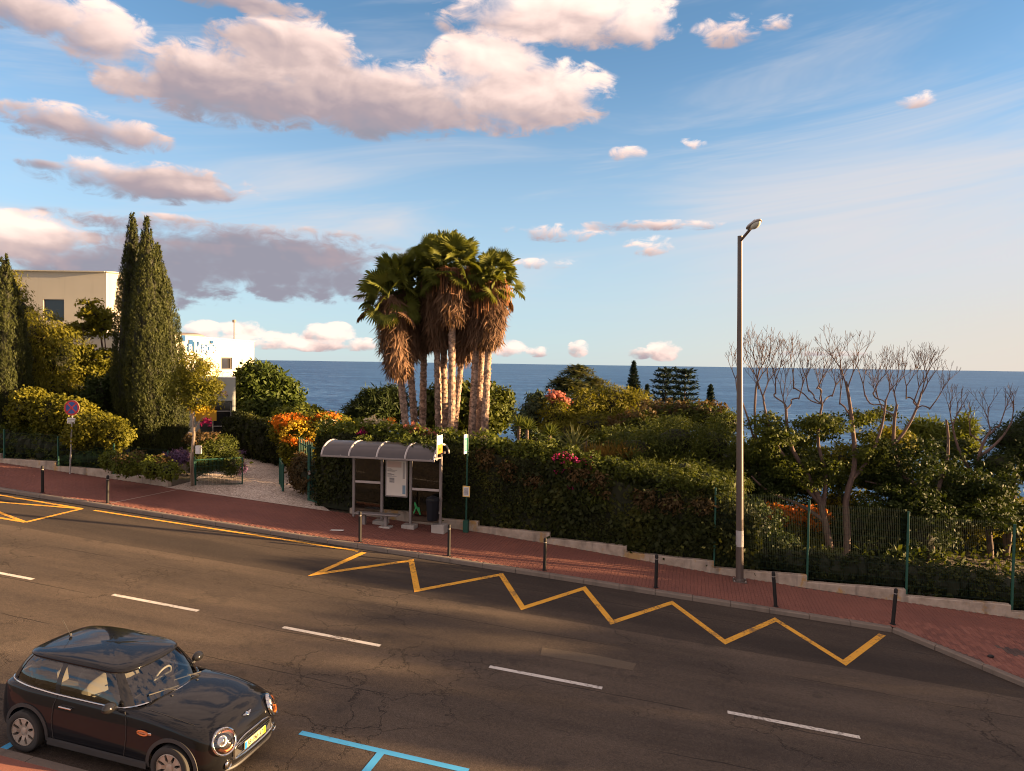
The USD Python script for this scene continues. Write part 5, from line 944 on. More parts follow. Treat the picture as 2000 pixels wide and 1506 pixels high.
def build_main_hedge():
    """The clipped hedge behind the shelter: a front face, a rounded top and a loose flowering fringe."""
    rng = np.random.default_rng(21); t = Thing('hedge', 'long dark hedge behind the bus shelter, its top lit and dotted with flowers', 'hedge')
    x0, x1 = -13.45, 2.1
    def top(x): return float(road_z(x)) + np.interp(x, [-13.5, -12, -8, -5, -3, -1, .5, 2.2], [2.75, 2.95, 2.95, 2.85, 2.6, 2.45, 2.35, 2.0])
    def front(x): return wall_y(x) + .30
    def lumpy(x, z, y): return .52 * (meshkit.fbm(np.stack([x * .9, z * .9, y * 0 + 3.], -1), 3, 4) - .5) + .10 * (meshkit.fbm(np.stack([x * 3, z * 3, y * 0], -1), 2, 9) - .5)
    n = 21000; x = rng.uniform(x0, x1, n); b = np.array([float(road_z(q)) + .30 for q in x]); tp = np.array([top(q) for q in x]); z = b + (tp - b) * rng.uniform(0, 1, n) ** .95
    y = np.array([front(q) for q in x]) + lumpy(x, z, x) - np.where(rng.uniform(size=n) < .12, rng.exponential(.13, n), 0) + rng.exponential(.08, n); N = np.tile([0, -1., .35], (n, 1))
    big = meshkit.noise(np.stack([x * .7, z * .9, x * 0], -1), 8) > .56; a = join(leaf_cards(np.column_stack([x, y, z])[~big], N[~big], .11, .06, rng, jit=.75, hang=.5), leaf_cards(np.column_stack([x, y, z])[big], N[big], .17, .11, rng, jit=.8, hang=.7))
    m = 6500; x = rng.uniform(x0, x1, m); tp = np.array([top(q) for q in x]); y = np.array([front(q) for q in x]) + rng.uniform(0, 1.5, m); z = tp + lumpy(x, y, x) + rng.exponential(.06, m) - .02
    c = leaf_cards(np.column_stack([x, y, z]), np.tile([0.1, -.2, 1.], (m, 1)), .13, .075, rng, jit=.8)
    m = 2600; y = rng.uniform(0, 1.5, m); z = rng.uniform(0, 1, m); x = np.full(m, x0) + rng.normal(0, .08, m); zz = float(road_z(x0)) + .1 + z * 2.7; d = leaf_cards(np.column_stack([x, front(x0) + y, zz]), np.tile([-1., 0, .3], (m, 1)), .13, .075, rng)
    t.part('foliage', join(a, c, d), L_HEDGE)
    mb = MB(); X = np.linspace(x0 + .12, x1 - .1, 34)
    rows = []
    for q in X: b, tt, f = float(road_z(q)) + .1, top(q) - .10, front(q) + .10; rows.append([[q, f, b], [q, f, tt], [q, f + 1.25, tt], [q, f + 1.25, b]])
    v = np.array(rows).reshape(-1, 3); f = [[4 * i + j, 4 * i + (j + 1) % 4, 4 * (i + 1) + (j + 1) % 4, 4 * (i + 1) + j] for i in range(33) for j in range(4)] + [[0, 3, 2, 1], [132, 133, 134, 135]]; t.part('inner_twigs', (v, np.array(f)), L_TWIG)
    # loose climber on top with taller sprays
    ells = []
    for q in np.arange(-13.2, -2.0, .55): ells.append(((q, front(q) + .75, top(q) + .05 + rng.uniform(-.05, .15)), (.5, .75, .26 + rng.uniform(0, .16))))
    t.part('climber', crown(ells, 900, 14, .17, .14, .085, 5, shell=.5), L_LIGHT)
    fl = lambda mat, spots, k, s: t.part('flowers', crown([((x_, front(x_) + dy, top(x_) + dz), (r, r * .7, r * .7)) for x_, dy, dz, r in spots], k, 7, .12, s, s * .8, int(k) + 3, shell=.4), mat, kind='stuff')
    fl(L_PINK, [(-9.9, .6, .38, .34), (-9.5, .7, .30, .25), (-9.1, .5, .25, .2)], 34, .10); fl(L_CREAM, [(-11.6, .7, .36, .4), (-11.0, .6, .40, .3), (-7.2, .6, .25, .3), (-8.6, .5, .25, .25)], 60, .09); fl(L_ORANGE, [(-10.9, .9, .52, .22), (-11.15, .9, .42, .2)], 14, .10); fl(L_MAGENTA, [(-11.7, .1, .08, .13)], 8, .09)
    t.part('climber', crown([((q, front(q) + .5, top(q) + rng.uniform(.1, .45)), (.42, .5, rng.uniform(.22, .5))) for q in (-5.6, -4.9, -4.1, -3.2, -2.6, -1.7, -.9, -.1, .6, 1.1)], 420, 13, .17, .15, .06, 12, shell=.3, hang=.6), L_OLIVE)
    t.part('climber', crown([((q, front(q) - .05, top(q) - rng.uniform(.1, .9)), (.35, .16, rng.uniform(.25, .5))) for q in (-7, -6.1, -5.2, -3.6, -2.9, -1.4, -.6, .4)], 240, 12, .15, .13, .06, 13, shell=.3, hang=1.0), L_RUST)
    # bougainvillea tumbling over the front
    spots = [((*at(px, py, 24.3),), (r * 1.0, .2, r)) for px, py, r in ((1092, 897, .26), (1112, 893, .22), (1106, 915, .20), (1084, 921, .10), (1148, 905, .22), (1160, 914, .16), (1147, 922, .12), (1180, 933, .07), (1113, 948, .07), (1128, 900, .2))]
    t.part('bougainvillea', crown(spots, 34, 6, .10, .075, .06, 31, shell=.2), L_MAGENTA, kind='stuff')
    # vine spilling over the shelter's roof
    e = [((x_, y_, z_), (.32, .25, .10)) for x_, y_, z_ in ((-11.2, 23.35, 3.68), (-10.9, 23.2, 3.70), (-9.5, 23.3, 3.72), (-9.0, 23.1, 3.75), (-8.7, 23.3, 3.70), (-9.2, 22.85, 3.70), (-8.5, 22.9, 3.70), (-8.35, 22.6, 3.60), (-10.4, 23.5, 3.62), (-9.9, 23.5, 3.62))]; t.part('climber', crown(e, 110, 9, .13, .12, .07, 6, shell=.3), L_OLIVE)
build_main_hedge()

def build_palms():
    rng0 = np.random.default_rng(40)
    g = Graph(); p = g('geometry', 'position'); n = g('noise_texture', vector=g.vm('multiply', p, (5., 5., 7.)), scale=1.0, detail=4.0, roughness=.6)
    g2 = g.m('fraction', g.m('multiply', O(str(g('separate_xyz', 'z', vector=p))), 5.5))
    M_TR = g.make('palm_trunk', g('principled_bsdf', base_color=g.mix(g.rng(n, .38, .62), (.10, .065, .048), (.36, .25, .185)), roughness=.9, normal=g('bump', height=n, strength=.8, distance=.05)))
    # one fan: a folded stalk and a ring of pointed segments
    def fan(r, droop, rng, nseg=20):
        V, F = [], []; span = math.radians(205)
        for k in range(nseg):
            a0 = -span / 2 + span * k / (nseg - 1); L = r * (.82 + .18 * math.cos(a0 * .9)) * rng.uniform(.92, 1.05); d = np.array([math.cos(a0), math.sin(a0), 0]); e = np.array([-d[1], d[0], 0]); w = r * .066
            zz = lambda t: -droop * t ** 2.2 * L + .02; pts = [d * L * t + [0, 0, zz(t)] for t in (.0, .45, .78, 1.0)]; tip_drop = rng.uniform(.0, .22) * r
            pts[3] = pts[3] + [0, 0, -tip_drop]; i0 = len(V)
            V += [pts[0], pts[1] + e * w + [0, 0, .02 * r], pts[1] - e * w + [0, 0, .02 * r], pts[1] - [0, 0, .015 * r], pts[2] + e * w * .55, pts[2] - e * w * .55, pts[3]]
            F += [[i0, i0 + 1, i0 + 3], [i0, i0 + 3, i0 + 2], [i0 + 1, i0 + 4, i0 + 3], [i0 + 3, i0 + 5, i0 + 2], [i0 + 3, i0 + 4, i0 + 6], [i0 + 3, i0 + 6, i0 + 5]]
        return np.array(V), np.array(F)
    spec = [  # base px, px at the skirt's foot and its row, crown px and row, depth, crown size, label
        (794, 850, 783, 744, 762, 576, 36.6, 1.0, 'fan palm furthest left in the clump, longest brown skirt'), (811, 850, 801, 710, 790, 563, 37.8, .95, 'second fan palm from the left, its trunk close beside the first'),
        (825, 850, 828, 687, 832, 560, 38.6, .85, 'third fan palm from the left, dark crown behind the tallest'), (857, 850, 854, 684, 848, 528, 37.4, .95, 'tall fan palm left of the clump centre, ragged top fronds'),
        (868, 850, 867, 682, 868, 516, 38.2, .95, 'tallest fan palm at the centre of the clump'), (882, 850, 883, 632, 888, 523, 36.4, 1.05, 'front fan palm at the centre with orange fruit stalks and short skirt'),
        (888, 840, 901, 707, 916, 598, 37.6, .7, 'smaller fan palm whose thin trunk leans to the right'), (921, 850, 930, 677, 940, 563, 37.0, .85, 'third fan palm from the right, golden lower fronds'),
        (933, 850, 941, 682, 950, 573, 38.4, .8, 'second fan palm from the right, mostly behind its neighbour'), (946, 850, 954, 682, 964, 548, 36.8, .9, 'fan palm furthest right in the clump, sunlit rusty skirt')]
    for k, (bx, by, sx, sy, cx, cy, D, size, lab) in enumerate(spec):
        rng = np.random.default_rng(100 + k); t = Thing('fan_palm', lab, 'palm tree', group='fan palms in one clump')
        b, s, c = at(bx, by, D), at(sx, sy, D), at(cx, cy, D); root = b + (b - s) / (s[2] - b[2] + 1e-6) * (b[2] - gz(b) + .1); path = np.array([root, b, b + (s - b) * .5, s, s + (c - s) * .5, c]); tt = np.linspace(0, 5, 40); pt = np.column_stack([np.interp(tt, range(6), path[:, j]) for j in range(3)])
        rad = np.interp(tt, [0, 1, 3, 5], [.24, .19, .165, .16]) * (.8 if size < .75 else 1.0); rad = rad * (1 + .11 * ((np.arange(40) % 2) - .5))
        t.part('trunk', tube(pt, rad, 12), M_TR, smooth=25)
        # stubs of cut leaf bases give the trunk its rough, spotted look
        m = 420; f = rng.uniform(.02, .62, m); pos = np.column_stack([np.interp(f * 5, tt, pt[:, j]) for j in range(3)]); a = rng.uniform(0, 2 * np.pi, m); o = np.column_stack([np.cos(a), np.sin(a), 0 * a]); rr = np.interp(f * 5, tt, rad)[:, None]
        t.part('leaf_bases', leaf_cards(pos + o * rr * .97, o, .13, .11, rng, jit=.25, along=np.tile([0, 0, 1.], (m, 1))), leafy('leaf_base', [(0, (.16, .105, .075)), (1, (.42, .31, .235))], .0) if k == 0 else LOOKS + 'leaf_base', kind='stuff')
        # skirt of dead fronds
        H = c[2] - s[2]; m = int(5200 * size); f = .10 + .90 * rng.uniform(0, 1, m) ** .9; P0 = s + (c - s) * f[:, None]; a = rng.uniform(0, 2 * np.pi, m); o = np.column_stack([np.cos(a), np.sin(a), 0 * a])
        wr = (np.interp(f, [0, .06, .2, .5, .85, 1], [.30, .44, .62, .76, .74, .40]) * size) * (1 + .35 * (meshkit.noise(np.stack([np.cos(a) * 2.2 + k * 7, np.sin(a) * 2.2, f * 2.5], -1), 2) - .5)); pos = P0 + o * (wr * rng.uniform(.5, 1.05, m))[:, None]
        dn = np.column_stack([o[:, 0] * .22, o[:, 1] * .22, -np.ones(m)])
        t.part('dead_leaf_skirt', leaf_cards(pos, o, .62, .055, rng, jit=.35, along=dn, fold=.1), L_DEAD, kind='stuff')
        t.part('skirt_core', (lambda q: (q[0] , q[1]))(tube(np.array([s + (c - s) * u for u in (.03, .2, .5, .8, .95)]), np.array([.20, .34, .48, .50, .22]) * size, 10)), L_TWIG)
        # living fans
        nf = int(46 * size) + 2; R = .82 * size
        for q in range(nf):
            u = (q + .5) / nf; el = math.radians(82 - 112 * u ** 1.0 + rng.uniform(-16, 16)); az = q * 2.39996 + rng.uniform(-.25, .25); d = np.array([math.cos(el) * math.cos(az), math.cos(el) * math.sin(az), math.sin(el)])
            st = rng.uniform(.7, 1.35) * size; sd = np.cross(d, [0, 0, 1.]); sd /= np.linalg.norm(sd) + 1e-9; up = np.cross(sd, d); o0 = c + [0, 0, .25 - .5 * u]; j = o0 + d * st + [0, 0, -.10 * st]; fr = d + np.array([0, 0, -.05 - .30 * u]) + rng.normal(size=3) * .12; fr /= np.linalg.norm(fr); u2 = np.cross(sd, fr)
            V, F = fan(R * rng.uniform(.75, 1.05), rng.uniform(.0, .30), rng); rl = rng.uniform(-1.2, 1.2); sd, u2 = sd * math.cos(rl) + u2 * math.sin(rl), u2 * math.cos(rl) - sd * math.sin(rl); Mx = np.column_stack([fr, sd, u2]); mb = MB().add(V @ Mx.T + j, F); mb.tube([o0, o0 + d * st * .5 + [0, 0, .02], j], .016, 3, False)
            t.part('fan_leaf', mb.mesh(), L_DEAD if (u > .93) else L_PALM, label='withered brown fan leaf' if u > .93 else None)
        if k in (5, 9, 7):
            m = 46; a = rng.uniform(-2.9, .9, m); o = np.column_stack([np.cos(a), np.sin(a), 0 * a]); mb = MB()
            for i in range(m): q0 = c + o[i] * .2 + [0, 0, -.1]; q1 = q0 + o[i] * rng.uniform(.35, .7) + [0, 0, rng.uniform(-.1, .15)]; q2 = q1 + o[i] * .16 + [0, 0, -rng.uniform(.25, .6)]; q3 = q2 + o[i] * .04 + [0, 0, -rng.uniform(.3, 1.1)]; mb.tube([q0, q1, q2, q3], [.014, .014, .016, .022], 3, False)
            t.part('fruit_stalks', mb.mesh(), leafy('fruit_stalk', [(0, (.26, .11, .045)), (1, (.46, .23, .10))], .1) if k == 5 else LOOKS + 'fruit_stalk', kind='stuff')
build_palms()

def cypress(px_top, py_top, px_base, D, half_px, label, seed, n=24000, group=None):
    rng = np.random.default_rng(seed); tip = at(px_top, py_top, D); b = on_ground(px_base, D); H = tip[2] - b[2]; R = half_px * D / 1420; t = Thing('cypress', label, 'cypress', group=group)
    prof = lambda h: R * np.interp(h, [0, .08, .28, .5, .68, .82, .93, 1.0], [.6, .9, 1.0, .86, .62, .38, .17, .015])
    axis = lambda h: b[None] + (tip - b)[None] * h[:, None]
    t.part('trunk', tube([b - [0, 0, .2], b + (tip - b) * .5, b + (tip - b) * .9], [.22, .14, .03], 8), B_BROWN)
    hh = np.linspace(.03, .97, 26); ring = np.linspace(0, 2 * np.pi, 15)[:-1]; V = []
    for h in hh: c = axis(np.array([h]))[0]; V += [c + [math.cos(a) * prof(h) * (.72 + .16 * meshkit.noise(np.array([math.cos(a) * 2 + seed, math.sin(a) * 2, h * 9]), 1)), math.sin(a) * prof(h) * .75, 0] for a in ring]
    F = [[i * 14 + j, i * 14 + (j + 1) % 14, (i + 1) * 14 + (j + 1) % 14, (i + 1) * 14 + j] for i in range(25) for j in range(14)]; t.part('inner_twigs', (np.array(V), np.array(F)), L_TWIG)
    # upright plumes, each a bundle of sprays
    m = int(n / 26); h = 1 - rng.uniform(0, 1, m) ** .62; h = np.clip(h, .01, .985); a = rng.uniform(0, 2 * np.pi, m); o = np.column_stack([np.cos(a), np.sin(a), 0 * a]); c = axis(h) + o * (prof(h) * (.86 + .30 * (meshkit.noise(np.stack([np.cos(a) * 1.6 + seed, np.sin(a) * 1.6, h * 11], -1), 5) - .4)))[:, None]
    per = 26; u = rng.uniform(0, 1, (m, per)); pl = rng.uniform(.30, .62, (m, 1)) * np.clip(prof(h)[:, None] / R * 1.6, .5, 1.1)
    w = .115 * np.sin(np.pi * (u * .85 + .12)) * 1.0; rnd = rng.normal(size=(m, per, 3)); rnd /= np.linalg.norm(rnd, axis=2, keepdims=True); sc_ = np.clip(prof(h)[:, None, None] / R * 1.6, .12, 1); pts = c[:, None] + o[:, None] * (.05 + .10 * u[..., None]) * sc_ + rnd * w[..., None] * sc_; pts[..., 2] += (u - .35) * pl
    nn = rnd * .7 + o[:, None] * .6; t.part('foliage', leaf_cards(pts.reshape(-1, 3), nn.reshape(-1, 3), .115, .034, rng, jit=.3, along=np.tile([0, 0, 1.], (m * per, 1)) + np.repeat(o, per, 0) * .35), L_CYP)
cypress(9, 496, 8, 33.0, 44, 'narrow cypress at the left edge of the picture', 1, 40000)
cypress(258, 413, 264, 34.0, 37, 'tallest cypress, left of three with tips close together', 2, 44000)
cypress(286, 424, 296, 33.2, 42, 'middle cypress of the three, its tip just right of the tallest', 3, 46000)
cypress(307, 475, 328, 33.6, 40, 'shortest cypress of the three, on their right beside the slender tree', 4, 44000)

def tree_trunk(p0, ends, r0, rng, r1=.025, amt=.15):
    return [(bend(p0, e, rng, amt, 7), r0 * (1 if i == 0 else .6), r1) for i, e in enumerate(ends)]
R0 = np.random.default_rng(9)
# ---- left: behind the low fence
b = on_ground(95, 36)
plant('pepper_tree', 'weeping yellow green pepper tree beside the left edge cypress', 'tree', [Epx(80, 665, 36, 55, 62), Epx(120, 700, 36, 52, 70), Epx(60, 740, 36, 52, 80), Epx(110, 775, 35.6, 55, 60), Epx(40, 620, 37, 26, 60), Epx(30, 570, 37.2, 16, 45)], L_GOLD, 1500, 15, .34, .20, .05, 11,
      tree_trunk(b, [at(80, 660, 36), at(120, 690, 36), at(50, 640, 36)], .16, R0), B_BROWN, corefrac=.5, hang=1.6, jit=.6)
b = on_ground(180, 37)
plant('leafy_tree', 'upright golden tree with visible branches before the tall hotel block', 'tree', scatter_ells(150, 212, 588, 700, 37, 15, .50, 5, .55, .7) + scatter_ells(140, 222, 690, 790, 36.6, 15, .65, 6, .6, .7), L_GOLD, 900, 13, .26, .17, .10, 12,
      tree_trunk(b, [at(180, 590, 37), at(162, 640, 37), at(203, 645, 37), at(190, 690, 36.8)], .13, R0), B_RED, corefrac=.36, flat=.5)
plant('shrub', 'dark glossy shrub low between the golden tree and the cypress', 'shrub', [Epx(195, 790, 35, 38, 60), Epx(165, 800, 35, 30, 40), Epx(225, 760, 35, 18, 50)], L_DARK, 520, 13, .26, .17, .10, 13)
plant('shrub', 'golden leafy shrub behind the traffic sign', 'shrub', [Epx(60, 800, 32, 40, 45), Epx(110, 812, 31.5, 42, 42), Epx(150, 815, 31.2, 34, 38)], L_GOLD, 900, 13, .24, .13, .085, 14)
plant('shrub', 'broad yellow bush at the foot of the three cypresses', 'shrub', [Epx(190, 838, 29.6, 44, 32), Epx(228, 850, 29.2, 26, 30), Epx(160, 850, 29.4, 30, 28)], L_GOLD, 800, 14, .20, .12, .075, 15)
def row_hedge(name, label, x0, x1, y, h, depth, leaf, n, seed, L=.12, W=.07, cat='hedge'):
    rng = np.random.default_rng(seed); t = Thing(name, label, cat); q = np.arange(x0, x1, .35)
    ells = [((x, y + depth / 2 + rng.uniform(-.08, .08), float(road_z(x)) + .1 + h * .5), (.45, depth * .6, h * .56 * rng.uniform(.9, 1.1))) for x in q]
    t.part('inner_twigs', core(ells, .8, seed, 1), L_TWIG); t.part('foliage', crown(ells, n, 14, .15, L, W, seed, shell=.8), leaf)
row_hedge('hedge', 'shaded green hedge growing behind the low fence at far left', -39, -22.6, 24.5, 1.25, 1.1, L_OLIVE, 1500, 16)
plant('shrub', 'small bush with reddish tips inside the low fence, nearest the gate', 'shrub', [Epx(255, 908, 27.3, 34, 20), Epx(300, 912, 26.6, 26, 20), Epx(222, 900, 27.6, 22, 18), Epx(330, 920, 26.2, 18, 18)], L_LIGHT, 560, 12, .16, .10, .06, 17, flowers=[(L_RUST, 60, [Epx(255, 893, 27.2, 30, 10), Epx(310, 898, 26.5, 20, 8)], .09)])
b = P(-19.1, 24.7, .1)
plant('slender_tree', 'slender pale trunked tree with airy crown beside the low gate', 'tree', [Epx(372, 720, 27.4, 26, 34), Epx(400, 740, 27.2, 28, 40), Epx(352, 755, 27.4, 24, 36), Epx(388, 770, 27, 30, 30), Epx(420, 765, 27, 14, 26)], L_GOLD, 640, 12, .22, .13, .04, 18,
      [(np.array([b, at(374, 900, 26.7), at(379, 850, 26.9), at(376, 800, 27), at(384, 750, 27.2)]), .075, .03), (bend(at(377, 812, 27), at(355, 745, 27.3), R0), .035, .012), (bend(at(378, 840, 27), at(402, 812, 27), R0), .03, .012), (bend(at(377, 800, 27), at(408, 740, 27.1), R0), .035, .012)], B_PALE, corefrac=0, hang=.9, flowers=[(L_MAGENTA, 7, [Epx(404, 826, 27, 5, 5)], .10), (L_YELLOW, 30, [Epx(396, 800, 27, 22, 5)], .09)])
plant('shrub', 'dark rosemary like bush spreading behind the low gate', 'shrub', [Epx(425, 885, 30, 40, 34), Epx(395, 895, 29.5, 30, 30), Epx(450, 905, 29.6, 20, 24)], L_OLIVE, 760, 14, .19, .13, .03, 19, flowers=[(L_RUST, 80, [Epx(400, 858, 30, 34, 12)], .12)])
plant('lavender', 'dusty purple flowering shrub at the left edge of the path', 'shrub', [Epx(462, 898, 31.4, 13, 18), Epx(470, 915, 30.6, 8, 8)], L_PURPLE, 200, 12, .14, .13, .03, 20)
plant('lavender', 'small purple shrub behind the slender tree trunk', 'shrub', [Epx(345, 893, 28.5, 24, 12)], L_PURPLE, 180, 12, .14, .13, .03, 22)
q = at(388, 878, 28.6); solo('meter_box', MB().box(q + [-.10, -.08, -.17], q + [.10, .08, .15], bev=.01).mesh(), M_WHITE_M, 'small white utility box half hidden behind the slender tree', 'utility box')
# ---- beyond the path
b = on_ground(520, 47)
plant('round_tree', 'round dense green tree beyond the path, right of the entrance porch', 'tree', [Epx(505, 752, 47, 46, 44), Epx(545, 775, 47, 40, 42), Epx(478, 780, 47, 34, 46), Epx(520, 800, 46.5, 62, 40), Epx(570, 805, 46.5, 24, 26)], L_MANGO, 1300, 15, .5, .34, .15, 23, tree_trunk(b, [at(515, 760, 47), at(545, 780, 47)], .25, R0))
def far_hedge():
    rng = np.random.default_rng(24); t = Thing('hedge', 'dark clipped hedge along the far side of the path, left of the orange bush', 'hedge'); a, b = at(456, 850, 37.0), at(556, 850, 34.6); n = 9
    ells = []
    for i in range(n): p = a + (b - a) * i / (n - 1); zz = gz(p); ells.append(((p[0], p[1], zz + 1.0), (.55, .6, 1.22)))
    t.part('inner_twigs', core(ells, .84, 3, 1), L_TWIG); t.part('foliage', crown(ells, 1000, 14, .17, .13, .075, 24, shell=.85), L_HEDGE)
far_hedge()
plant('flowering_bush', 'large bush covered in orange flowers beside the tall green slats', 'bush', [Epx(575, 845, 33, 42, 34), Epx(625, 850, 32.6, 44, 40), Epx(660, 840, 33.4, 34, 28), Epx(595, 880, 32, 44, 34), Epx(690, 846, 34, 24, 18)], L_GOLD, 1100, 14, .26, .15, .09, 25,
      flowers=[(L_ORANGE, 330, [Epx(572, 822, 32.6, 36, 13), Epx(640, 818, 33, 26, 10), Epx(556, 838, 32.4, 16, 12), Epx(600, 826, 32.6, 26, 9), Epx(585, 860, 31.6, 28, 8)], .10), (L_YELLOW, 330, [Epx(625, 862, 31.8, 26, 26), Epx(645, 845, 32.2, 16, 20), Epx(585, 848, 32, 34, 26)], .10), (L_CREAM, 70, [Epx(645, 838, 32.2, 20, 18)], .11)])
plant('shrub', 'leafy green bushes fading towards the sea behind the orange bush', 'shrub', [Epx(600, 812, 42, 34, 18), Epx(650, 828, 41, 36, 20), Epx(560, 815, 43, 24, 20)], L_LIGHT, 420, 12, .32, .22, .12, 26)
plant('hedge', 'short reddish hedge between the barred leaf and the tall gate', 'hedge', [((-14.75, 25.6, 2.0), (.55, .5, .75)), ((-14.3, 25.2, 1.9), (.45, .45, .7)), ((-15.2, 26.0, 2.0), (.4, .4, .7))], L_RUST, 420, 13, .15, .11, .065, 27)
# ---- behind the palms
plant('bush', 'dark spiky bush left of and behind the palm trunks', 'bush', [Epx(735, 800, 43, 48, 40), Epx(700, 812, 43, 26, 26), Epx(765, 790, 43.5, 32, 36)], L_DARK, 800, 14, .36, .42, .07, 28, hang=.3)
plant('bush', 'big bush with round leaves behind the palm trunks on the right', 'bush', [Epx(885, 795, 44, 52, 56), Epx(950, 800, 44, 46, 52), Epx(985, 795, 44, 18, 36), Epx(845, 800, 44, 24, 40)], L_OLIVE, 1150, 13, .42, .24, .17, 29)
# ---- middle: the garden behind the hedge
def rosette(name, label, px, py, D, R, n, leaf, seed, up=.2, trunk=True, w=.05):
    rng = np.random.default_rng(seed); c = at(px, py, D); t = Thing(name, label, 'plant')
    if trunk: b = c.copy(); b[2] = gz(c); t.part('trunk', tube([b, c], [.09, .07], 8), B_BROWN)
    for k in range(n):
        el = math.radians(80 - 95 * (k / n) ** .9); az = k * 2.4; d = np.array([math.cos(el) * math.cos(az), math.cos(el) * math.sin(az), math.sin(el) + up]); d /= np.linalg.norm(d); s = np.cross(d, [0, 0, 1.]); s /= np.linalg.norm(s) + 1e-9; L = R * rng.uniform(.8, 1.1); u = np.cross(s, d); p = [c, c + d * L * .4, c + d * L * .75 - [0, 0, .03 * L], c + d * L - [0, 0, .10 * L]]; ww = [w * .6, w, w * .7]
        v = []; 
        for q, x in zip(p[:3], ww): v += [q + s * x + u * x * .4, q - u * x * .25, q - s * x + u * x * .4]
        v.append(p[3]); f = [[0, 1, 4, 3], [1, 2, 5, 4], [3, 4, 7, 6], [4, 5, 8, 7], [6, 7, 9, 9], [7, 8, 9, 9]]; t.part('leaf', (np.array(v), np.array(f)), leaf)
    return t
rosette('yucca', 'pale spiky yucca rising behind the bougainvillea', 1121, 880, 27.2, 1.15, 34, L_AGAVE, 1, w=.035)
for px, py, D, sd, lb in ((1014, 832, 31, 2, 'leftmost of the dracaenas above the hedge, two headed'), (1030, 838, 30.6, 3, 'dracaena head just right of the leftmost one, above the hedge'), (1074, 850, 30, 4, 'small dracaena above the hedge left of the pale yucca')):
    rosette('dracaena', lb, px, py, D, .62, 46, L_LIGHT, sd, w=.03)
q = at(1145, 885, 27); solo('flower_spike', MB().tube([q - [0, 0, 1.0], q, q + [0, 0, .45]], .028, 6).mesh(), B_BROWN, 'single brown dead flower stem right of the yucca', 'plant stem')
def tuft(label, spots, seed, n=260, mat=None, L=.55):
    rng = np.random.default_rng(seed); t = Thing('grass_tuft', label, 'grass'); P_, D_ = [], []
    for px, py, D, r in spots: c = at(px, py, D); P_.append(c + rng.normal(size=(n, 3)) * [r, r * .5, .05]); D_.append(np.column_stack([rng.normal(0, .5, n), rng.normal(0, .4, n), np.ones(n)]))
    Pt, Dd = np.vstack(P_), np.vstack(D_); t.part('blades', leaf_cards(Pt, rng.normal(size=Pt.shape), L, .022, rng, jit=.1, along=Dd), mat or L_GRASS, kind='stuff')
tuft('golden sunlit grass on top of the hedge right of the magenta flowers', [(1165, 892, 27.2, .35), (1195, 893, 27, .35), (1215, 890, 27, .25)], 5)
plant('shrub', 'blue green shrub standing above the hedge left of the yellow green tree', 'shrub', [Epx(1040, 815, 39, 24, 40), Epx(1050, 790, 39, 16, 26), Epx(1020, 830, 38, 18, 24)], L_BLUE, 360, 12, .28, .20, .09, 30)
b = on_ground(1150, 40)
plant('acacia', 'broad yellow green feathery tree in the middle of the garden', 'tree', [Epx(1085, 812, 38, 32, 36), Epx(1140, 795, 39, 40, 36), Epx(1195, 790, 39.5, 40, 40), Epx(1240, 795, 39.5, 32, 36), Epx(1160, 835, 38, 70, 34), Epx(1100, 850, 37, 50, 28), Epx(1235, 830, 38, 36, 36)], L_GOLD, 1500, 14, .40, .24, .055, 32, tree_trunk(b, [at(1140, 790, 39), at(1200, 785, 39.5), at(1095, 815, 38.4)], .16, R0), flat=.45, flowers=[(L_PINK, 70, [Epx(1085, 775, 38, 16, 10), Epx(1100, 785, 38, 12, 9)], .16)])
def feather_palm():
    t = Thing('feather_palm', 'feathery grey green palm crown beyond the garden, against the sea', 'palm tree'); rng = np.random.default_rng(33)
    for (px, py), D, sc in (((1128, 735), 53, 1.05), ((1100, 757), 52.5, .95), ((1160, 757), 52.5, .9), ((1125, 765), 51.5, 1.0)):
        c = at(px, py, D); b = c.copy(); b[2] = gz(c); t.part('trunk', tube([b, c], [.22, .16], 8), B_BROWN)
        for k in range(24):
            el = math.radians(84 - 100 * (k / 24)); az = k * 2.4; d = np.array([math.cos(el) * math.cos(az), math.cos(el) * math.sin(az), math.sin(el)]); L = 1.7 * sc; u = np.linspace(0, 1, 12); sp = c + d * L * u[:, None] - np.array([0, 0, 1.0]) * (u ** 2.2)[:, None] * L * .6; s = np.cross(d, [0, 0, 1.]); s /= np.linalg.norm(s) + 1e-9
            m = 110; uu = rng.uniform(.1, 1, m); pp = np.column_stack([np.interp(uu, u, sp[:, j]) for j in range(3)]); sg = rng.choice([-1, 1], m)[:, None]; al = s * sg + d * .5 - np.array([0, 0, .7]); t.part('frond', join(leaf_cards(pp, np.tile([0, 0, 1.], (m, 1)), .5 * sc, .085, rng, jit=.2, along=al), tube(sp, .02, 3, False)), L_AGAVE if k % 3 else L_BLUE)
feather_palm()
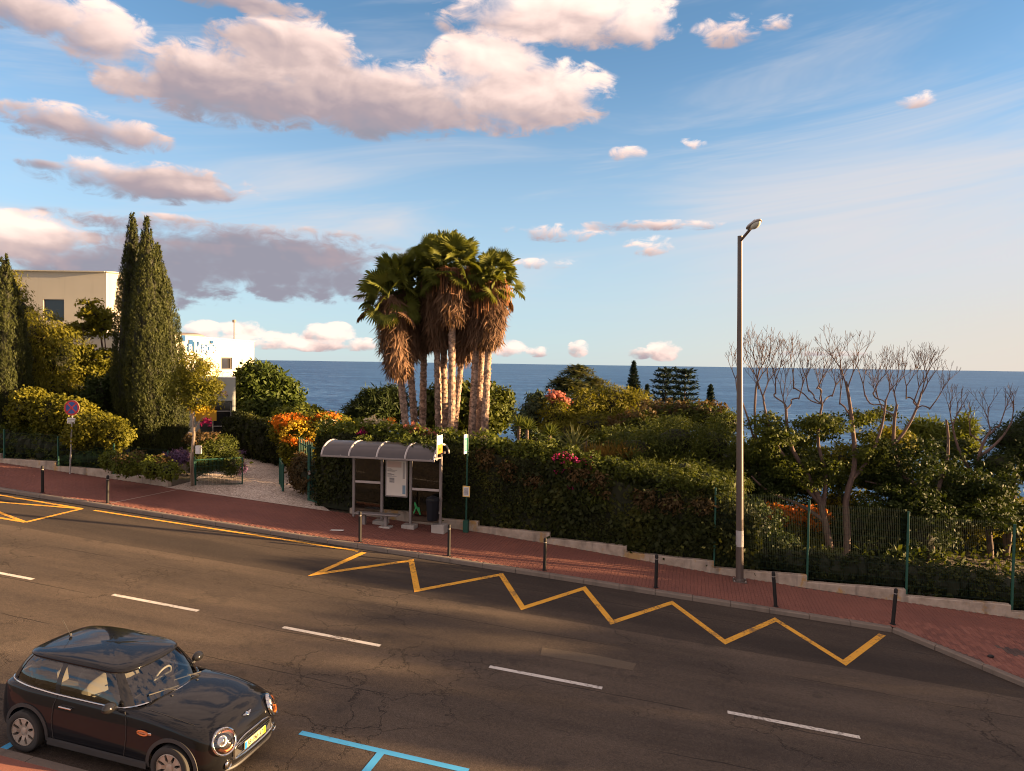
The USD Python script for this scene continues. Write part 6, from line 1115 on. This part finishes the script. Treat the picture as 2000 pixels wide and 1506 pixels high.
def norfolk(px, py, D, base_py, half, label, seed, double=False):
    rng = np.random.default_rng(seed); tip = at(px, py, D); b = tip.copy(); b[2] = gz(b); low = at(px, base_py, D)[2] - 3.0; R = half * D / 1420; t = Thing('norfolk_pine', label, 'pine tree'); t.part('trunk', tube([b, tip], [.22, .03], 8), B_BROWN)
    H = tip[2] - low; tiers = np.arange(.10, H, .27 if not double else .46)
    for i, d in enumerate(tiers):
        r = R * (min(1.0, .05 + d / H * 1.55) if not double else np.interp(d / H, [0, .08, .3, 1], [.55, .8, 1.0, 1.0])); z = tip[2] - d; V, F, nb = MB(), None, 8
        for k in range(nb):
            az = k * 2 * np.pi / nb + i * .5; o = np.array([math.cos(az), math.sin(az), 0]); m = 44; u = rng.uniform(.06, 1, m); c = np.array([tip[0], tip[1], z]); pp = c + o * (r * u)[:, None] + np.array([0, 0, 1.]) * (u ** 2 * r * .20 - .05 * u)[:, None] + rng.normal(size=(m, 3)) * [.05, .05, .07]; s = np.array([-o[1], o[0], 0]); V.add(*leaf_cards(pp, np.tile([0, 0, 1.], (m, 1)), (.30 if double else .10 + .16 * min(1, d / H * 1.8)), .11, rng, jit=.5, along=o + s * rng.uniform(-.9, .9, (m, 1)) + np.array([0, 0, .35]))); V.tube([c, c + o * r * .5 - [0, 0, .02], c + o * r + [0, 0, .16 * r]], .03, 4, False)
        t.part('branch_tier', V.mesh(), L_NORF)
norfolk(1238, 706, 60, 775, 20, 'narrow dark conifer, tallest of the pointed ones against the sea', 1)
norfolk(1264, 752, 66, 800, 12, 'smallest dark conifer, low between the tall one and the flat topped pair', 2)
norfolk(1301, 722, 58, 800, 27, 'flat topped dark conifer with tiered branches, left of a pair', 3, True)
norfolk(1338, 724, 58.5, 800, 26, 'flat topped dark conifer with tiered branches, right of a pair', 4, True)
norfolk(1388, 752, 55, 810, 17, 'pointed dark conifer just left of the lamp post', 5)
plant('shrub', 'olive bushes with rusty tips in front of the flat topped conifers', 'shrub', [Epx(1300, 815, 36, 52, 26), Epx(1370, 812, 35, 44, 26), Epx(1250, 830, 34, 40, 26), Epx(1420, 830, 34, 26, 30)], L_OLIVE, 900, 13, .30, .17, .06, 34, flowers=[(L_RUST, 260, [Epx(1300, 795, 36, 50, 14), Epx(1250, 808, 34, 30, 14), Epx(1375, 795, 35, 44, 12), Epx(1210, 825, 34, 26, 14)], .14)])
b = on_ground(1330, 28.5)
plant('drooping_tree', 'drooping olive green tree overhanging the hedge left of the lamp post', 'tree', [Epx(1240, 880, 27.5, 60, 44), Epx(1320, 862, 28, 66, 50), Epx(1395, 870, 27.6, 48, 54), Epx(1190, 925, 26, 50, 30), Epx(1280, 935, 25.6, 60, 36), Epx(1360, 945, 26, 60, 50)] + scatter_ells(1150, 1430, 905, 990, 24.5, 16, .42, 15, .7, .25), L_OLIVE, 2400, 14, .30, .17, .035, 35, tree_trunk(b, [at(1300, 860, 28), at(1260, 870, 27.5), at(1390, 860, 27.6), at(1205, 905, 26.4), at(1345, 930, 26)], .11, R0), hang=1.0, corefrac=.5)
plant('shrub', 'dark tangled shrub filling the hedge end behind the lamp post', 'shrub', [((.2, 24.9, 1.6), (1.5, .7, 1.3)), ((1.7, 24.8, 1.2), (1.2, .6, 1.0)), ((-1.4, 24.9, 1.8), (1.2, .6, 1.1)), ((2.4, 24.5, .6), (1.0, .5, .6))], L_DARK, 1100, 14, .22, .13, .07, 36)
# ---- right: bare topped trees behind the tall fence
def bare_tree(label, stems, tops, seed, leaf=None, ells=(), n=500, depth=5):
    """stems: limb lines [(points), radius at foot, radius at end]; tops: (point, lean, length) from which twigs divide and sweep upwards."""
    rng = np.random.default_rng(seed); t = Thing('coral_tree', label, 'tree'); tw = MB()
    def grow(p, d, L, r, lev):
        d = d / np.linalg.norm(d); u = np.linspace(0, 1, 5)[:, None]; lift = np.array([0, 0, 1.]) * rng.uniform(.02, .22) + rng.normal(size=3) * .06; pts = p + d * L * u + lift * L * u ** 2; tw.tube(pts, np.linspace(r, r * .74, 5), 5 if r > .018 else 3, False)
        if lev <= 0: return
        e = pts[-1] - pts[-2]; e /= np.linalg.norm(e); side = rng.normal(size=3) * [1, .7, .25]; side /= np.linalg.norm(side)
        for k in range(2): grow(pts[-1], e + side * (rng.uniform(.25, .6) if k else -rng.uniform(.25, .6)) + [0, 0, .12], L * rng.uniform(.66, .92), max(.0075, r * .72), lev - 1)
        if rng.uniform() < .45: grow(pts[2], e + np.cross(e, side) * .8 + [0, 0, .2], L * .6, max(.006, r * .5), lev - 2)
    for i, (pts, r0, r1) in enumerate(stems): t.part('trunk' if i == 0 else 'limb', limbs([(spline(pts, 14), r0, r1)], 9), B_RED, smooth=60)
    allp = np.vstack([spline(q, 24) for q, _, _ in stems]); allr = np.concatenate([np.linspace(a_, b_, 24) for _, a_, b_ in stems])
    for p_, lean, L in tops:
        p_ = np.asarray(p_, float); dd = np.linalg.norm((allp - p_) * [1, 1, .8], axis=1) + np.where(allp[:, 2] > p_[2] - .25, 5, 0); j = int(np.argmin(dd))
        if np.linalg.norm(allp - p_, axis=1).min() > .12: t.part('limb', limbs([(bend(allp[j], p_ + [0, 0, .05], rng, .22, 8), min(.05, allr[j] * .6), .026)], 6), B_RED, smooth=60)
        grow(np.asarray(p_, float), np.array([lean, rng.uniform(-.2, .2), 1.0]), L, .026, depth)
    t.part('twigs', tw.mesh(), B_RED, kind='stuff')
    if len(ells): t.part('foliage', crown(ells, n, 13, .22, .13, .07, seed, shell=.2, flat=.5, hang=.4), leaf or L_OLIVE)
    return t
S = lambda D, *q: [at(x, y, D + (d[0] if d else 0)) for x, y, *d in q]
bare_tree('bare topped tree with two reddish trunks behind the fence, right of the lamp post',
    [(S(25.9, (1634, 1130), (1618, 1055), (1603, 985), (1575, 925), (1545, 870), (1535, 800)), .155, .045), (S(25.9, (1640, 1130), (1655, 1060), (1652, 980), (1670, 905), (1664, 820), (1652, 745)), .15, .045), (S(25.9, (1606, 1000), (1612, 930), (1598, 860), (1606, 790)), .085, .035), (S(25.9, (1612, 1020), (1560, 985), (1505, 962), (1468, 930)), .07, .03), (S(25.9, (1603, 985), (1540, 905), (1505, 840), (1490, 770)), .075, .032), (S(25.9, (1660, 940), (1700, 890), (1725, 820), (1730, 780)), .07, .032)],
    [(at(1535, 805, 25.9), -.2, .50), (at(1652, 750, 25.9), -.35, .55), (at(1655, 760, 25.9), .25, .50), (at(1606, 795, 25.9), -.1, .42), (at(1490, 775, 25.9), -.35, .55), (at(1490, 775, 25.9), .3, .55), (at(1730, 785, 25.9), .2, .42), (at(1560, 780, 26.2), .3, .42), (at(1515, 770, 26.3), -.1, .45), (at(1580, 765, 26.4), -.3, .45), (at(1625, 775, 26.1), .3, .40), (at(1690, 775, 26.2), -.2, .45), (at(1705, 770, 25.8), .4, .45), (at(1550, 760, 26.8), 0, .5), (at(1640, 790, 26.5), 0, .40), (at(1595, 760, 25.6), .5, .42)], 51, L_OLIVE, scatter_ells(1470, 1740, 785, 950, 26.4, 34, .60, 1, .5), 1350)
bare_tree('bare topped tree behind the tall fence between its second and third posts',
    [(S(26.4, (1818, 1095), (1816, 1010), (1800, 962), (1762, 925), (1745, 860), (1752, 790)), .14, .045), (S(26.4, (1816, 1010), (1836, 945), (1852, 880), (1848, 820)), .09, .035), (S(26.4, (1800, 962), (1740, 950), (1690, 940)), .06, .025), (S(26.4, (1745, 870), (1785, 810), (1800, 765)), .06, .032)],
    [(at(1752, 795, 26.4), -.2, .48), (at(1800, 770, 26.4), .15, .42), (at(1800, 770, 26.4), .7, .40), (at(1770, 780, 26.4), 0, .42), (at(1725, 800, 26.6), -.5, .42), (at(1815, 800, 26.2), .6, .42), (at(1785, 785, 26.8), .3, .45)], 52, L_DARK, scatter_ells(1700, 1900, 870, 1010, 26.6, 30, .6, 2), 1350)
bare_tree('bare topped tree with dark twigs nearest the right edge',
    [(S(27, (1935, 1090), (1925, 1000), (1905, 930), (1915, 880), (1935, 840)), .12, .04), (S(27, (1905, 930), (1870, 870), (1860, 825)), .07, .03), (S(27, (1915, 890), (1960, 850), (1975, 825)), .06, .03)],
    [(at(1860, 828, 27), -.35, .40), (at(1862, 828, 27), .4, .38), (at(1935, 842, 27), -.3, .42), (at(1975, 828, 27), .1, .40), (at(1895, 850, 27.2), -.1, .40), (at(1950, 835, 26.8), .4, .42)], 53, L_DARK, scatter_ells(1870, 2030, 900, 1040, 26.6, 26, .6, 3), 1150, depth=4)
bare_tree('slim bare topped tree directly right of the lamp post',
    [(S(27.4, (1500, 1080), (1492, 980), (1478, 880), (1474, 800), (1478, 745)), .09, .035), (S(27.4, (1478, 880), (1455, 800), (1440, 760)), .05, .022)],
    [(at(1478, 750, 27.4), .1, .48), (at(1478, 750, 27.4), .5, .44), (at(1440, 765, 27.4), -.2, .42), (at(1482, 760, 27.4), -.2, .44)], 54, L_DARK, scatter_ells(1450, 1540, 850, 960, 27.2, 12, .6, 4), 520)
for k, (x, y, h) in enumerate(((18., 23.7, 5.4), (26., 24.6, 6.6), (35., 25.6, 7.6), (42., 20.2, 10.2), (46., 23.4, 10.8), (50., 26.6, 11.2))):
    b = P(x, y); plant('street_tree', ['nearest street tree past the right edge', 'second street tree past the right edge', 'third street tree past the right edge', 'far downhill street tree nearest the road', 'far downhill street tree in the middle of three', 'far downhill street tree nearest the sea'][k], 'tree', [((b[0] + dx * h * .3, b[1] + dy * h * .22, b[2] + h * hz), (h * .30, h * .24, h * .20)) for dx, dy, hz in ((-.6, 0, .62), (.5, .5, .66), (.2, -.6, .58), (0, .2, .84))], L_DARK, 620, 12, .34, .20, .12, 60 + k, tree_trunk(b, [b + [-.3, .1, h * .7], b + [.4, -.2, h * .75]], .14, R0), B_RED, corefrac=.45)
plant('flowering_bush', 'sunny orange and yellow flowering bush seen through the fence right of the lamp post', 'bush', [Epx(1500, 1025, 28.6, 48, 36), Epx(1580, 1030, 28.6, 50, 34), Epx(1540, 1050, 28, 70, 26)], L_GOLD, 700, 13, .22, .13, .06, 37, flowers=[(L_ORANGE, 230, [Epx(1500, 1005, 28.4, 44, 20), Epx(1580, 1010, 28.4, 44, 18)], .12)])
for k, (x, y, h) in enumerate(((11.8, 25.3, 1.35), (13.4, 26.5, 1.5), (15.2, 27.4, 1.5), (17.5, 26.2, 1.6))):
    plant('bush', ['dark bush past the right edge, nearest the fence', 'dark bush past the right edge, second from the fence', 'dark bush past the right edge, furthest from the fence', 'dark bush past the right edge, furthest downhill'][k], 'bush', [((x, y, float(road_z(x)) + h), (1.5, 1.1, h * 1.05))], L_DARK, 380, 13, .28, .18, .1, 90 + k)
row_hedge('hedge', 'leafy hedge continuing past the right edge behind the fence', 11.0, 27.0, 23.9, 2.5, 1.0, L_HEDGE, 700, 44)
row_hedge('shrub_row', 'low dark shrubs along the foot of the tall fence at right', 1.6, 14.0, 23.75, .95, .9, L_HEDGE, 1200, 38, cat='shrubs')
for k, (x0, x1, y0, y1, D, leaf, lab) in enumerate((
    (1440, 1600, 880, 985, 31, L_OLIVE, 'tall leafy bush seen between the lamp post and the two reddish trunks'), (1600, 1740, 890, 1010, 31, L_GOLD, 'sun flecked bush behind the two reddish trunks'), (1740, 1880, 930, 1050, 30, L_DARK, 'olive bush behind the fence under the second bare topped tree'),
    (1880, 2030, 960, 1080, 29.5, L_GOLD, 'sun flecked bush behind the fence at the right edge'), (1640, 1800, 1010, 1110, 27.6, L_DARK, 'leafy undergrowth behind the fence right of the two reddish trunks'), (1000, 1130, 860, 930, 32, L_DARK, 'dark bush behind the hedge around the yucca'), (1130, 1300, 850, 950, 33, L_OLIVE, 'olive bush behind the hedge in the middle of the garden'), (1290, 1450, 880, 980, 31, L_DARK, 'dark bush behind the drooping tree left of the lamp post'))):
    plant('bush', lab, 'bush', scatter_ells(x0, x1, y0, y1, D, 16, .85, 80 + k, .8), leaf, 900, 13, .28, .18, .085, 80 + k, corefrac=.45)
plant('bush', 'pale green fronds catching light above the trees near the right edge', 'bush', [Epx(1815, 850, 34, 40, 26), Epx(1885, 840, 33, 16, 26), Epx(1860, 870, 33, 40, 20)], L_LIGHT, 420, 12, .34, .42, .07, 41, corefrac=.4)
plant('bush', 'yellow lit bush between the bare trees at right', 'bush', [Epx(1745, 870, 30, 40, 34), Epx(1730, 900, 29.6, 34, 34)], L_GOLD, 420, 12, .28, .18, .08, 42)
b = on_ground(1975, 27.5)
plant('feathery_tree', 'dark feathery tree crown at the right edge of the picture', 'tree', [Epx(1975, 855, 27.5, 40, 28), Epx(2010, 880, 27.2, 50, 36), Epx(1950, 905, 27, 34, 24), Epx(2040, 830, 27.4, 50, 40)], L_DARK, 640, 14, .30, .18, .04, 43, tree_trunk(b, [at(1975, 860, 27.5), at(2015, 870, 27.2)], .12, R0), flat=.35)
def ground_cover():
    rng = np.random.default_rng(70); n = 5200; x = rng.uniform(-60, 34, n); y = 25.2 + rng.uniform(0, 1, n) ** 1.4 * 40
    path = SG.Polygon([(-19.8, 23), (-12.6, 23), (-14, 26), (-17.5, 30), (-19.5, 34), (-31, 38.5), (-31, 35.2), (-23.5, 32), (-21, 30), (-20.5, 25)]); import shapely
    k = ~shapely.contains_xy(path, x, y); x, y = x[k], y[k]; n = len(x); z = ground_z(x, y); per = 12; q = rng.normal(size=(n, per, 3)) * [.38, .38, .22]; pts = np.stack([x, y, z + .18], -1)[:, None] + q; nn = q + [0, 0, .6]
    solo('ground_cover', leaf_cards(pts.reshape(-1, 3), nn.reshape(-1, 3), .26, .11, rng), L_OLIVE, kind='stuff', label='low leafy ground cover in the garden behind the hedge', cat='ground cover')
ground_cover()
